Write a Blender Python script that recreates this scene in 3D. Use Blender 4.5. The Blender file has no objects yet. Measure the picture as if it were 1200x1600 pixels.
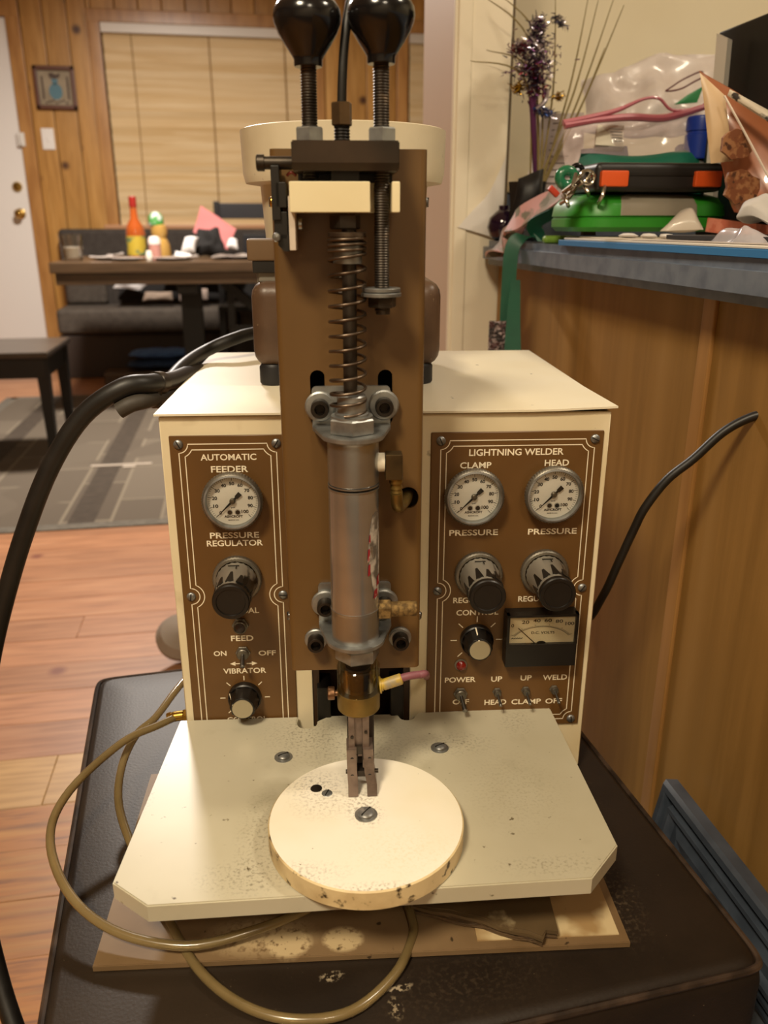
import bpy, bmesh, math, random
from mathutils import Vector, Matrix, Quaternion, noise
R = math.radians
SC = bpy.context.scene
COL = SC.collection
rng = random.Random(7)

# ---------------------------------------------------------------- camera
CAM_H, CAM_PITCH, CAM_YAW, CAM_F = 0.93, R(19.4), R(9.7), 1278.0
cd = bpy.data.cameras.new('camera'); cam = bpy.data.objects.new('camera', cd); COL.objects.link(cam)
cam.location = (0, 0, CAM_H); cam.rotation_euler = (R(90) - CAM_PITCH, 0, -CAM_YAW)
cd.sensor_fit = 'VERTICAL'; cd.sensor_height = 36.0; cd.lens = CAM_F / 1600 * 36.0
cd.clip_start = 0.02
cd.dof.use_dof = True; cd.dof.focus_distance = 0.64; cd.dof.aperture_fstop = 8.0
SC.camera = cam

# ---------------------------------------------------------------- world, lights, exposure
w = bpy.data.worlds.new('world'); SC.world = w; w.use_nodes = True
w.node_tree.nodes['Background'].inputs[0].default_value = (1.0, 0.92, 0.82, 1)
w.node_tree.nodes['Background'].inputs[1].default_value = 0.03
SC.view_settings.view_transform = 'Standard'; SC.view_settings.look = 'None'
SC.view_settings.exposure = 0.0; SC.view_settings.gamma = 1.0
try: SC.view_settings.use_curve_mapping = False
except Exception: pass

def area(name, loc, size, power, col, rot=(0, 0, 0)):
    l = bpy.data.lights.new(name, 'AREA'); l.shape = 'DISK'; l.size = size; l.energy = power; l.color = col
    o = bpy.data.objects.new(name, l); o.location = loc; o.rotation_euler = rot; COL.objects.link(o); return o
NEAR_L = (-0.62, -0.52, 2.28)
FAR_L = (-0.45, 3.75, 2.36)
KIT_L = (1.35, 0.25, 2.36)
FILL_L = (0.25, -1.35, 2.36)
area('near_ceiling_light', NEAR_L, 0.42, 49, (1.0, 0.84, 0.60))
area('dining_ceiling_light', FAR_L, 0.36, 118, (1.0, 0.90, 0.80))
area('kitchen_ceiling_light', KIT_L, 0.30, 19, (1.0, 0.86, 0.66))
area('front_fill_light', FILL_L, 0.4, 15, (1.0, 0.84, 0.62))  # added front fill behind the camera, in place of ceiling bounce

# ---------------------------------------------------------------- pixel helpers (point on a plane seen at a photograph pixel)
_fw = Vector((math.sin(CAM_YAW) * math.cos(CAM_PITCH), math.cos(CAM_YAW) * math.cos(CAM_PITCH), -math.sin(CAM_PITCH)))
_rt = Vector((math.cos(CAM_YAW), -math.sin(CAM_YAW), 0)); _up = _rt.cross(_fw)
CP = Vector((0, 0, CAM_H))
def at(px, py, Y=None, X=None, Z=None):
    d = _fw + _rt * ((px - 600) / CAM_F) - _up * ((py - 800) / CAM_F)
    if Y is not None: t = (Y - CP.y) / d.y
    elif X is not None: t = (X - CP.x) / d.x
    else: t = (Z - CP.z) / d.z
    return CP + d * t

# ---------------------------------------------------------------- materials
def lin(h):
    h = h.lstrip('#'); v = [int(h[i:i + 2], 16) / 255 for i in (0, 2, 4)]
    return tuple(c / 12.92 if c <= .04045 else ((c + .055) / 1.055) ** 2.4 for c in v) + (1,)
def M(name, col, rough=.5, metal=0, var=None, specks=None, bump=None, stretch=(1, 1, 1), rnd=0.0, spec=.5, coat=0, trans=None, extra=None):
    """var=(col2, scale, lo, hi)  specks=[(col, scale, lo, hi), ...]  bump=(scale, strength)"""
    m = bpy.data.materials.new(name); m.use_nodes = True
    nt = m.node_tree; N = nt.nodes; L = nt.links; b = N['Principled BSDF']
    b.inputs['Roughness'].default_value = rough; b.inputs['Metallic'].default_value = metal
    b.inputs['Specular IOR Level'].default_value = spec; b.inputs['Coat Weight'].default_value = coat
    tc = N.new('ShaderNodeTexCoord'); mp = N.new('ShaderNodeMapping'); mp.inputs['Scale'].default_value = stretch
    oi = N.new('ShaderNodeObjectInfo'); sc = N.new('ShaderNodeVectorMath'); sc.operation = 'MULTIPLY_ADD'
    cm = N.new('ShaderNodeCombineXYZ')
    for i in range(3): L.new(oi.outputs['Random'], cm.inputs[i])
    sc.inputs[1].default_value = (7, 11, 13); L.new(cm.outputs[0], sc.inputs[0])
    L.new(tc.outputs['Object'], mp.inputs[0]); L.new(mp.outputs[0], sc.inputs[2])
    V = sc.outputs[0] if rnd else mp.outputs[0]
    rgb = N.new('ShaderNodeRGB'); rgb.outputs[0].default_value = lin(col); c = rgb.outputs[0]
    def layer(c, col2, scale, lo, hi, det=4):
        n = N.new('ShaderNodeTexNoise'); n.inputs['Scale'].default_value = scale; n.inputs['Detail'].default_value = det
        L.new(V, n.inputs['Vector'])
        r = N.new('ShaderNodeMapRange'); r.inputs[1].default_value = lo; r.inputs[2].default_value = hi; L.new(n.outputs[0], r.inputs[0])
        x = N.new('ShaderNodeMix'); x.data_type = 'RGBA'; L.new(r.outputs[0], x.inputs[0]); L.new(c, x.inputs[6])
        x.inputs[7].default_value = lin(col2); return x.outputs[2]
    if var:
        for v in (var if isinstance(var, list) else [var]): c = layer(c, *v)
    for s in (specks or []): c = layer(c, *s, 3)
    if rnd:
        h = N.new('ShaderNodeHueSaturation'); r = N.new('ShaderNodeMapRange'); r.inputs[3].default_value = 1 - rnd; r.inputs[4].default_value = 1 + rnd
        L.new(oi.outputs['Random'], r.inputs[0]); L.new(r.outputs[0], h.inputs['Value']); L.new(c, h.inputs['Color']); c = h.outputs[0]
    if extra: c = extra(N, L, V, c)
    L.new(c, b.inputs['Base Color'])
    if bump:
        n = N.new('ShaderNodeTexNoise'); n.inputs['Scale'].default_value = bump[0]; n.inputs['Detail'].default_value = 3; L.new(V, n.inputs['Vector'])
        bp = N.new('ShaderNodeBump'); bp.inputs['Strength'].default_value = bump[1]; bp.inputs['Distance'].default_value = bump[2] if len(bump) > 2 else .001
        L.new(n.outputs[0], bp.inputs['Height']); L.new(bp.outputs[0], b.inputs['Normal'])
    return m
def clear(name, tint, gloss=.12, rough=.03):
    """thin clear sheet: mostly transparent with a glossy surface"""
    m = bpy.data.materials.new(name); m.use_nodes = True; nt = m.node_tree; N = nt.nodes; L = nt.links
    N.remove(N['Principled BSDF']); o = N['Material Output']
    t = N.new('ShaderNodeBsdfTransparent'); t.inputs[0].default_value = lin(tint)
    g = N.new('ShaderNodeBsdfGlossy'); g.inputs['Roughness'].default_value = rough
    lw = N.new('ShaderNodeLayerWeight'); lw.inputs[0].default_value = .25
    r = N.new('ShaderNodeMapRange'); r.inputs[3].default_value = gloss * .35; r.inputs[4].default_value = min(1, gloss * 4)
    L.new(lw.outputs['Fresnel'], r.inputs[0])
    x = N.new('ShaderNodeMixShader'); L.new(r.outputs[0], x.inputs[0]); L.new(t.outputs[0], x.inputs[1]); L.new(g.outputs[0], x.inputs[2])
    L.new(x.outputs[0], o.inputs[0]); return m
def filmy(name, col, alpha, rough=.15):
    """thin cloudy plastic film that lets most light through"""
    m = M(name, col, rough, coat=.5); m.node_tree.nodes['Principled BSDF'].inputs['Alpha'].default_value = alpha; return m
def knots(col, scale, size):
    def f(N, L, V, c):
        tc = N.new('ShaderNodeTexCoord'); oi = N.new('ShaderNodeObjectInfo'); ad = N.new('ShaderNodeVectorMath'); ad.operation = 'MULTIPLY_ADD'; cm = N.new('ShaderNodeCombineXYZ')
        for i in range(3): L.new(oi.outputs['Random'], cm.inputs[i])
        ad.inputs[1].default_value = (17, 23, 31); L.new(cm.outputs[0], ad.inputs[0]); L.new(tc.outputs['Object'], ad.inputs[2])
        v = N.new('ShaderNodeTexVoronoi'); v.inputs['Scale'].default_value = scale; L.new(ad.outputs[0], v.inputs['Vector'])
        r = N.new('ShaderNodeMapRange'); r.inputs[1].default_value = size; r.inputs[2].default_value = size * .35
        L.new(v.outputs['Distance'], r.inputs[0])
        x = N.new('ShaderNodeMix'); x.data_type = 'RGBA'; L.new(r.outputs[0], x.inputs[0]); L.new(c, x.inputs[6]); x.inputs[7].default_value = lin(col)
        return x.outputs[2]
    return f

def smudge(spots, nscale=60, lo=.42, hi=.62):
    """dirt marks of fixed place and shape: (x, y, z, (rx, ry, rz), colour, strength)"""
    def f(N, L, V, c):
        tc = N.new('ShaderNodeTexCoord'); n = N.new('ShaderNodeTexNoise'); n.inputs['Scale'].default_value = nscale; n.inputs['Detail'].default_value = 5; L.new(tc.outputs['Object'], n.inputs['Vector'])
        nr = N.new('ShaderNodeMapRange'); nr.inputs[1].default_value = lo; nr.inputs[2].default_value = hi; L.new(n.outputs[0], nr.inputs[0])
        for x, y, z, r, col, k in spots:
            m = N.new('ShaderNodeMapping'); m.vector_type = 'POINT'
            m.inputs['Location'].default_value = (-x / r[0], -y / r[1], -z / r[2]); m.inputs['Scale'].default_value = (1 / r[0], 1 / r[1], 1 / r[2]); L.new(tc.outputs['Object'], m.inputs[0])
            ln = N.new('ShaderNodeVectorMath'); ln.operation = 'LENGTH'; L.new(m.outputs[0], ln.inputs[0])
            g = N.new('ShaderNodeMapRange'); g.inputs[1].default_value = 1; g.inputs[2].default_value = .25; g.inputs[4].default_value = k; L.new(ln.outputs['Value'], g.inputs[0])
            mu = N.new('ShaderNodeMath'); mu.operation = 'MULTIPLY'; L.new(g.outputs[0], mu.inputs[0]); L.new(nr.outputs[0], mu.inputs[1])
            x_ = N.new('ShaderNodeMix'); x_.data_type = 'RGBA'; L.new(mu.outputs[0], x_.inputs[0]); L.new(c, x_.inputs[6]); x_.inputs[7].default_value = lin(col); c = x_.outputs[2]
        return c
    return f
cream_paint = M('cream_paint', 'e2d5b4', .45, var=('cfbd94', 9, .45, .8), specks=[('6b5a40', 70, .70, .80), ('a8946c', 25, .62, .9)], bump=(400, .05, .0004))
lid_paint = M('lid_paint', 'e4dcc6', .42, var=('ddd0b0', 6, .4, .8), specks=[('3c3225', 60, .735, .77)], bump=(5, .25, .004))
brown_plate = M('brown_plate', '664722', .42, var=('593d1c', 12, .4, .8), bump=(900, .05, .0003))
brown_column = M('brown_column', '664b29', .38, var=('5a4121', 8, .4, .8), bump=(700, .04, .0003))
brown_cast = M('brown_cast', '5a4433', .4, var=('4a3628', 30, .4, .7), specks=[('9a8266', 110, .68, .74)], bump=(160, .25, .001))
print_ink = M('print_ink', 'efe3c8', .6)
black_ink = M('black_ink', '15130f', .6)
white_dial = M('white_dial', 'e6e6e2', .5)
chrome_dull = M('chrome_dull', 'a6aaac', .42, .8, var=('6a655c', 60, .4, .7))
gauge_ring = M('gauge_ring', '8a857a', .42, .8, var=('6a655a', 40, .4, .7))
steel = M('steel', 'a8acae', .32, 1, var=('77726a', 35, .4, .75), specks=[('4b443c', 90, .62, .75)])
zinc = M('zinc', 'a8aaa8', .42, .85, var=('7a7a78', 60, .4, .7), bump=(300, .15, .0006))
alu = M('alu', 'b4b6b5', .34, .95, var=('949594', 25, .4, .75), specks=[('6a655c', 60, .66, .8)], bump=(200, .06, .0004))
alu_tube = M('alu_tube', 'b8b9b8', .23, .86, var=('a0a1a0', 15, .4, .8), stretch=(1, 1, 3))
dark_steel = M('dark_steel', '4a433b', .42, .8, var=('2c2620', 40, .4, .7), specks=[('7a6a56', 90, .66, .8)])
oiled_steel = M('oiled_steel', '2f2820', .42, .6, var=('45372a', 22, .42, .7), bump=(120, .15, .0006))
black_steel = M('black_steel', '1d1a17', .4, .4, var=('3a332b', 40, .5, .8))
spring_steel = M('spring_steel', '736557', .36, .9, var=('4d3f33', 50, .4, .7))
brass = M('brass', '8d7640', .4, .85, var=('685530', 40, .4, .7))
bright_brass = M('bright_brass', 'c9a24c', .25, 1)
bronze_sinter = M('bronze_sinter', '8d7244', .7, .6, var=('5f4a2a', 300, .4, .6), bump=(1500, .6, .0006))
tape_white = M('tape_white', 'e0d9c4', .6, bump=(300, .3, .001))
cream_plastic = M('cream_plastic', 'e8dcb6', .4, var=('ddcfa4', 12, .4, .8))
phenolic = M('phenolic', '100f0f', .17, var=('161414', 20, .4, .7))
black_plastic = M('black_plastic', '15120f', .4)
black_rubber = M('black_rubber', '14120f', .46, var=('1e1b18', 40, .4, .7), bump=(200, .1, .0006))
worn_knob = M('worn_knob', '9c968a', .36, .5, var=[('b5afa2', 25, .5, .75), ('1e1b17', 42, .54, .585)], stretch=(1, .4, 1))
red_lens = M('red_lens', '7a1510', .2, coat=.5)
table_plastic = M('table_plastic', 'c2bca6', .32, var=[('b4ad94', 7, .42, .75), ('9c947c', 16, .60, .85)], specks=[('5d5038', 130, .70, .76), ('3b3224', 55, .745, .775)],
    extra=smudge([(-.03, -.05, .07, (.075, .05, .02), '5a5140', .5), (-.075, -.03, .07, (.04, .035, .02), '4a4232', .5), (.055, -.05, .07, (.04, .02, .02), '3a3226', .6), (-.1, -.15, .07, (.02, .06, .02), '5a4f3a', .55), (-.105, -.19, .07, (.04, .02, .02), '4a4030', .6), (.11, -.02, .07, (.02, .03, .02), '5a4f3a', .5), (.09, -.11, .07, (.05, .06, .02), '7a6e52', .35), (.1, -.19, .07, (.05, .012, .02), '5a4f3a', .5), (-.188, -.1, .066, (.006, .03, .02), '3a3226', .7)], 430, .50, .74))
disc_plastic = M('disc_plastic', 'efe9da', .42, var=[('e4dabb', 9, .45, .8)], specks=[('5a4a34', 140, .72, .77)],
    extra=smudge([(-.06, -.118, .086, (.03, .02, .01), '4a4038', .7), (-.055, -.14, .086, (.03, .02, .01), '8a7c6a', .6), (-.027, -.138, .086, (.016, .02, .01), '6a5e50', .8), (-.024, -.153, .086, (.016, .016, .01), '5a5046', .9), (-.07, -.206, .085, (.04, .014, .01), '3a2e20', .55), (-.02, -.222, .085, (.05, .008, .01), '6a583c', .9), (.0, -.19, .086, (.05, .03, .01), 'd8ccaa', .5)], 430, .48, .74))
disc_edge = M('disc_edge', 'd9c496', .5, var=('b0966a', 30, .45, .7), specks=[('41331f', 120, .60, .68)])
base_paint = M('base_paint', '80684a', .5, var=('6e573a', 14, .4, .7), specks=[('40311f', 120, .70, .74)],
    extra=smudge([(-.10, -.178, .005, (.045, .02, .01), 'bfa880', 1), (-.08, -.184, .005, (.018, .014, .01), 'c4ae86', 3), (-.042, -.183, .005, (.016, .012, .01), 'c0aa82', 3)], 260, .32, .52))
splint_top = M('splint_top', '5b4930', .5, var=[('4a3b26', 18, .4, .7), ('8a7a5c', 30, .64, .7)])
splint = M('splint', '5a452c', .6, var=('3a2a1a', 30, .4, .7), bump=(80, .6, .003), stretch=(1, 5, 9))
rubber_foot = M('rubber_foot', '1b1a1c', .5)
clear_lens = clear('clear_lens', 'f4f2ec', .10)
cup_clear = clear('cup_clear', 'e4e0d4', .16, .08)
tube_clear = M('tube_clear', '9a855a', .22, var=('7e6b44', 20, .4, .7), coat=.3)
tube_clear.node_tree.nodes['Principled BSDF'].inputs['Transmission Weight'].default_value = .45
ferrule_yellow = M('ferrule_yellow', 'b89a3a', .45, var=('8a8478', 60, .45, .6))
pink_hose = M('pink_hose', '7c4a52', .55)
leather = M('leather', '251c14', .46, var=[('1b140e', 14, .4, .7), ('2f251a', 4, .45, .7)], specks=[('4a3c2c', 30, .68, .85), ('8a7860', 420, .74, .79)], bump=(420, .14, .0010), spec=.35,
    extra=smudge([(-.054, -.193, .46, (.010, .005, .05), '9a8c74', 2), (-.012, -.212, .46, (.012, .004, .05), '9a8c74', 2), (-.018, -.226, .46, (.006, .010, .05), '8a7c64', 2), (.16, -.17, .46, (.03, .06, .05), '7a6a54', .3), (.03, -.22, .46, (.08, .03, .05), '6a5a46', .15), (-.17, -.05, .46, (.04, .12, .05), '5a4c3c', .35)], 300, .5, .64))
leather_side = M('leather_side', '1e1712', .36, var=('271e17', 9, .4, .7), bump=(200, .15, .001))
piping = M('piping', '42342a', .42, var=('241b15', 40, .42, .6))
sticker_white = M('sticker_white', 'c9c2b6', .5, .3, var=('6e665c', 120, .45, .6))
sticker_red = M('sticker_red', '8e2028', .5, var=('a88', 140, .55, .6) if False else ('b0a090', 150, .56, .62))

# ---------------------------------------------------------------- mesh builder
class MB:
    def __init__(s, S=1.0): s.bm = bmesh.new(); s.S = S; s.mi = 0
    def _v(s, p): return s.bm.verts.new(Vector(p) * s.S)
    def _f(s, vs):
        try: f = s.bm.faces.new(vs); f.material_index = s.mi; return f
        except ValueError: return None
    def mesh(s, verts, faces, mat=None):
        vs = [s._v(mat @ Vector(v) if mat else v) for v in verts]
        for f in faces: s._f([vs[i] for i in f])
        return s
    def box(s, c, d, bev=0, seg=2, rot=None):
        t = bmesh.new(); bmesh.ops.create_cube(t, size=1)
        for v in t.verts: v.co = Vector((v.co.x * d[0], v.co.y * d[1], v.co.z * d[2]))
        if bev: bmesh.ops.bevel(t, geom=list(t.edges), offset=bev, segments=seg, affect='EDGES', profile=.5)
        m = Matrix.Translation(c)
        if rot is not None: m = m @ (rot.to_4x4() if hasattr(rot, 'to_4x4') else rot)
        return s._take(t, m)
    def _take(s, t, m=Matrix.Identity(4)):
        t.verts.index_update()
        vs = [s._v(m @ v.co) for v in t.verts]
        for f in t.faces: s._f([vs[v.index] for v in f.verts])
        t.free(); return s
    def span(s, x0, x1, y0, y1, z0, z1, bev=0, seg=2):
        return s.box(((x0 + x1) / 2, (y0 + y1) / 2, (z0 + z1) / 2), (abs(x1 - x0), abs(y1 - y0), abs(z1 - z0)), bev, seg)
    def lathe(s, prof, o=(0, 0, 0), ax=(0, 0, 1), n=24, amp=0, phase=0, cap0=True, cap1=True):
        q = Vector((0, 0, 1)).rotation_difference(Vector(ax).normalized()); o = Vector(o)
        rings = []
        for k, (r, h) in enumerate(prof):
            ring = []
            for i in range(n):
                a = 2 * math.pi * (i + phase) / n
                rr = r * (1 + (amp if i % 2 else 0))
                ring.append(s._v(o + q @ Vector((rr * math.cos(a), rr * math.sin(a), h))))
            rings.append(ring)
        for a, b in zip(rings, rings[1:]):
            for i in range(n): s._f((a[i], a[(i + 1) % n], b[(i + 1) % n], b[i]))
        if cap0: s._f(rings[0][::-1])
        if cap1: s._f(rings[-1])
        return s
    def cyl(s, p0, p1, r0, r1=None, n=24, ch=0, phase=0):
        p0 = Vector(p0); p1 = Vector(p1); h = (p1 - p0).length; r1 = r0 if r1 is None else r1
        pr = [(r0 - ch, 0), (r0, ch), (r1, h - ch), (r1 - ch, h)] if ch else [(r0, 0), (r1, h)]
        return s.lathe(pr, p0, p1 - p0, n, phase=phase)
    def hexa(s, p0, p1, rad, ch=.8, phase=0):
        return s.cyl(p0, p1, rad, None, 6, ch, phase)
    def thread(s, p0, p1, r, pitch=1.6, depth=.55, n=16):
        p0 = Vector(p0); p1 = Vector(p1); h = (p1 - p0).length; k = max(1, int(h / pitch)); pr = [(r - depth, 0)]
        for i in range(k): pr += [(r, (i + .5) * h / k), (r - depth, (i + 1) * h / k)]
        return s.lathe(pr, p0, p1 - p0, n)
    def tube(s, pts, r, n=10, sub=6, closed=False, rads=None):
        pts = [Vector(p) for p in pts]; P = []; Rr = []
        if sub > 1 and len(pts) > 2:
            for i in range(len(pts) - 1):
                a = pts[max(i - 1, 0)]; b = pts[i]; c = pts[i + 1]; d = pts[min(i + 2, len(pts) - 1)]
                for k in range(sub):
                    t = k / sub
                    P.append(.5 * ((2 * b) + (c - a) * t + (2 * a - 5 * b + 4 * c - d) * t * t + (3 * b - a - 3 * c + d) * t ** 3))
                    if rads: Rr.append(rads[i] * (1 - t) + rads[i + 1] * t)
            P.append(pts[-1]); Rr.append(rads[-1] if rads else r)
        else: P = pts; Rr = list(rads) if rads else []
        if not rads: Rr = [r] * len(P)
        rings = []; prev = None
        for i, p in enumerate(P):
            t = (P[min(i + 1, len(P) - 1)] - P[max(i - 1, 0)]).normalized()
            if prev is None:
                u = t.orthogonal().normalized()
            else:
                u = (prev - t * prev.dot(t)).normalized()
            prev = u; v = t.cross(u)
            rings.append([s._v(p + (u * math.cos(2 * math.pi * k / n) + v * math.sin(2 * math.pi * k / n)) * Rr[i]) for k in range(n)])
        for a, b in zip(rings, rings[1:]):
            for i in range(n): s._f((a[i], a[(i + 1) % n], b[(i + 1) % n], b[i]))
        s._f(rings[0][::-1]); s._f(rings[-1]); return s
    def prism(s, poly, h0, h1, plane='xy', bev=0):
        """poly: 2-D outline; extruded along the third axis from h0 to h1"""
        def P(a, b, h): return {'xy': (a, b, h), 'xz': (a, h, b), 'yz': (h, a, b)}[plane]
        t = bmesh.new(); vs = [t.verts.new(P(a, b, h0)) for a, b in poly]; f = t.faces.new(vs)
        e = bmesh.ops.extrude_face_region(t, geom=[f]); d = Vector(P(0, 0, h1)) - Vector(P(0, 0, h0))
        for g in e['geom']:
            if isinstance(g, bmesh.types.BMVert): g.co += d
        if bev: bmesh.ops.bevel(t, geom=[x for x in t.edges if len(x.link_faces) == 2 and x.calc_face_angle(0) > .9], offset=bev, segments=2, affect='EDGES')
        return s._take(t)
    def strip(s, pts, wd, y, closed=True, plane='xz'):
        """thin flat line of width wd following pts, on plane y"""
        n = len(pts); A = []; B = []
        for i, p in enumerate(pts):
            a = Vector(pts[(i - 1) % n]) if (closed or i > 0) else Vector(p); b = Vector(pts[(i + 1) % n]) if (closed or i < n - 1) else Vector(p)
            t = (b - a); t = t.normalized() if t.length > 1e-9 else Vector((1, 0)); nn = Vector((-t.y, t.x)) * wd / 2
            q = Vector(p)
            A.append(s._v((q.x + nn.x, y, q.y + nn.y))); B.append(s._v((q.x - nn.x, y, q.y - nn.y)))
        for i in range(n if closed else n - 1):
            j = (i + 1) % n; s._f((A[i], A[j], B[j], B[i]))
        return s
    def pillow(s, c, bulge, amp=0, n=14, freq=20, seed=0, flat=.25):
        """bag / cushion / cloth with two bulging faces between four corners"""
        c = [Vector(p) for p in c]; nrm = (c[1] - c[0]).cross(c[3] - c[0]).normalized()
        def q(u, v, sg):
            p = c[0] * (1 - u) * (1 - v) + c[1] * u * (1 - v) + c[2] * u * v + c[3] * (1 - u) * v
            e = ((1 - (2 * u - 1) ** 2) * (1 - (2 * v - 1) ** 2)) ** .45
            k = noise.noise(p * freq + Vector((seed, seed * 2, sg))); k2 = noise.noise_vector(p * freq * .6 + Vector((seed, 5, 1)))
            return p + nrm * sg * (bulge * e + bulge * .04) + nrm * amp * k * (.3 + e) + k2 * amp * .7
        F = [[s._v(q(i / n, j / n, 1)) for j in range(n + 1)] for i in range(n + 1)]
        B = [[s._v(q(i / n, j / n, -1)) for j in range(n + 1)] for i in range(n + 1)]
        for i in range(n):
            for j in range(n):
                s._f((F[i][j], F[i + 1][j], F[i + 1][j + 1], F[i][j + 1])); s._f((B[i][j], B[i][j + 1], B[i + 1][j + 1], B[i + 1][j]))
        for i in range(n):
            s._f((F[i][0], B[i][0], B[i + 1][0], F[i + 1][0])); s._f((F[i + 1][n], B[i + 1][n], B[i][n], F[i][n]))
            s._f((F[0][i + 1], B[0][i + 1], B[0][i], F[0][i])); s._f((F[n][i], B[n][i], B[n][i + 1], F[n][i + 1]))
        return s
    def text(s, body, cx, cz, wd, y, h=None, bold=.018, mat=None):
        cu = bpy.data.curves.new('t', 'FONT'); cu.body = body; cu.offset = bold; cu.resolution_u = 3
        o = bpy.data.objects.new('t', cu); me = o.to_mesh()
        xs = [v.co.x for v in me.vertices]; ys = [v.co.y for v in me.vertices]
        if xs:
            x0, x1, y0, y1 = min(xs), max(xs), min(ys), max(ys); k = wd / (x1 - x0); kz = k if h is None else h / (y1 - y0)
            vs = []
            for v in me.vertices:
                p = Vector(((v.co.x - (x0 + x1) / 2) * k, 0, (v.co.y - (y0 + y1) / 2) * kz))
                if mat: p = mat @ p
                vs.append(s._v((cx + p.x, y + p.y, cz + p.z)))
            for f in me.polygons: s._f([vs[i] for i in f.vertices])
        o.to_mesh_clear(); bpy.data.objects.remove(o); bpy.data.curves.remove(cu); return s
    def build(s, name, mats, parent=None, sharp=38, label=None, loc=None):
        bm = s.bm
        bmesh.ops.recalc_face_normals(bm, faces=bm.faces)
        me = bpy.data.meshes.new(name); bm.to_mesh(me); bm.free()
        for m in (mats if isinstance(mats, (list, tuple)) else [mats]): me.materials.append(m)
        me.polygons.foreach_set('use_smooth', [True] * len(me.polygons))
        me.set_sharp_from_angle(angle=R(sharp))
        o = bpy.data.objects.new(name, me); COL.objects.link(o)
        if len(me.polygons) < 6000: o.modifiers.new('weighted_normal', 'WEIGHTED_NORMAL').keep_sharp = True
        if parent: o.parent = parent
        if label: o['label'] = label
        if loc: o.location = loc
        return o
def tag(o, label, cat, group=None, kind=None):
    o['label'] = label; o['category'] = cat
    if group: o['group'] = group
    if kind: o['kind'] = kind
    return o
def thing(name, label, cat, loc=(0, 0, 0), rz=0, group=None):
    o = bpy.data.objects.new(name, None); COL.objects.link(o); o.location = loc; o.rotation_euler = (0, 0, rz); o.empty_display_size = .02
    return tag(o, label, cat, group)
def struct(o): o['kind'] = 'structure'; return o
def sempty(name, loc=(0, 0, 0)):
    o = bpy.data.objects.new(name, None); COL.objects.link(o); o.location = loc; o['kind'] = 'structure'; return o
def clone(o, loc, parent, rot=None):
    c = o.copy(); COL.objects.link(c); c.parent = parent; c.location = loc
    if rot is not None: c.rotation_euler = rot
    return c
mm = lambda: MB(.001)
ORG = (0.109, 0.6185, 0.45); MRZ = R(-6.6)

# ================================================================ THE ROOM
YF = 5.95                                        # far wall
pine = M('knotty_pine', 'bd8c48', .40, var=[('a17233', 5, .35, .75), ('cb9d5a', 2.2, .5, .8)], stretch=(9, 9, .9), rnd=.13, extra=knots('4a2810', 5.5, .20))
pine_trim = M('pine_trim', 'b5854c', .34, var=('9d6d3a', 4, .4, .7), stretch=(6, 6, 1), rnd=.08)
paint_cream = M('wall_cream', 'e2d6ba', .6, var=('d8caa8', 3, .4, .8), bump=(90, .06, .001))
paint_pillar = M('pillar_cream', 'ece2cc', .5, var=('e0d4ba', 4, .4, .8))
paint_white = M('door_white', 'e6e2dc', .4)
wall_dark = M('wall_panelling', '6b4c2a', .5, var=('543a1e', 4, .4, .7), stretch=(8, 8, .8))
ceil_mat = M('ceiling', 'd8cdb8', .7)
floor_far = M('floor_pink_pine', 'aa7650', .42, var=[('8c5c3a', 5, .42, .75), ('b98862', 3, .5, .8)], stretch=(1.4, 16, 16), rnd=.12, extra=knots('7a4530', 4, .10))
floor_near = M('floor_gold_pine', 'a2692a', .42, var=[('6c3f14', 6, .46, .66), ('ba8640', 3, .5, .75)], stretch=(1.4, 20, 20), rnd=.16, extra=knots('6a3a18', 4, .08))
floor_sill = M('floor_threshold', 'b8925c', .4, var=('9a7440', 5, .4, .7), stretch=(1.2, 14, 14))

# floor of boards running left to right
fl = sempty('floor')
MB().span(-2.7, 2.3, -1.9, 6.05, -.06, -.019).build('subfloor', M('subfloor', '2a1a10', .9), fl)
protos = {}
y = -1.0; row = 0
while y < YF:
    wd = .118 if y > 1.34 else (.106 if y < 1.2 else .14)
    if y + wd > YF: wd = YF - y
    mt = floor_far if y > 1.3 else (floor_sill if wd > .13 else floor_near)
    x = -2.65 + (row * .77) % 1.3 - 1.3
    while x < .9:
        L_ = (1.5, 1.9, 2.3)[(row * 5 + int(x * 10)) % 3]; a, c = max(x, -2.65), min(x + L_, .9)
        if c - a > .03:
            key = (round(c - a, 2), round(wd, 3), mt.name)
            if key not in protos:
                protos[key] = MB().box((0, 0, -.009), (c - a - .0008, wd - .0007, .018), .0009, 1).build('board', mt, fl, loc=((a + c) / 2, y + wd / 2, 0))
            else: clone(protos[key], ((a + c) / 2, y + wd / 2, rng.uniform(-.0006, .0004)), fl)
        x += L_
    y += wd; row += 1
struct(MB().span(-2.7, 2.3, -1.9, 6.05, 2.45, 2.5).build('ceiling', ceil_mat))
struct(MB().span(-2.75, -2.65, -1.9, 6.05, -.02, 2.45).build('wall_left', wall_dark))
struct(MB().span(-2.7, 2.3, -2.0, -1.9, -.02, 2.45).build('wall_back', M('wall_back_paint', 'b4a894', .6)))
struct(MB().span(2.2, 2.3, -1.9, 6.05, -.02, 2.45).build('wall_right', paint_cream))

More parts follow.
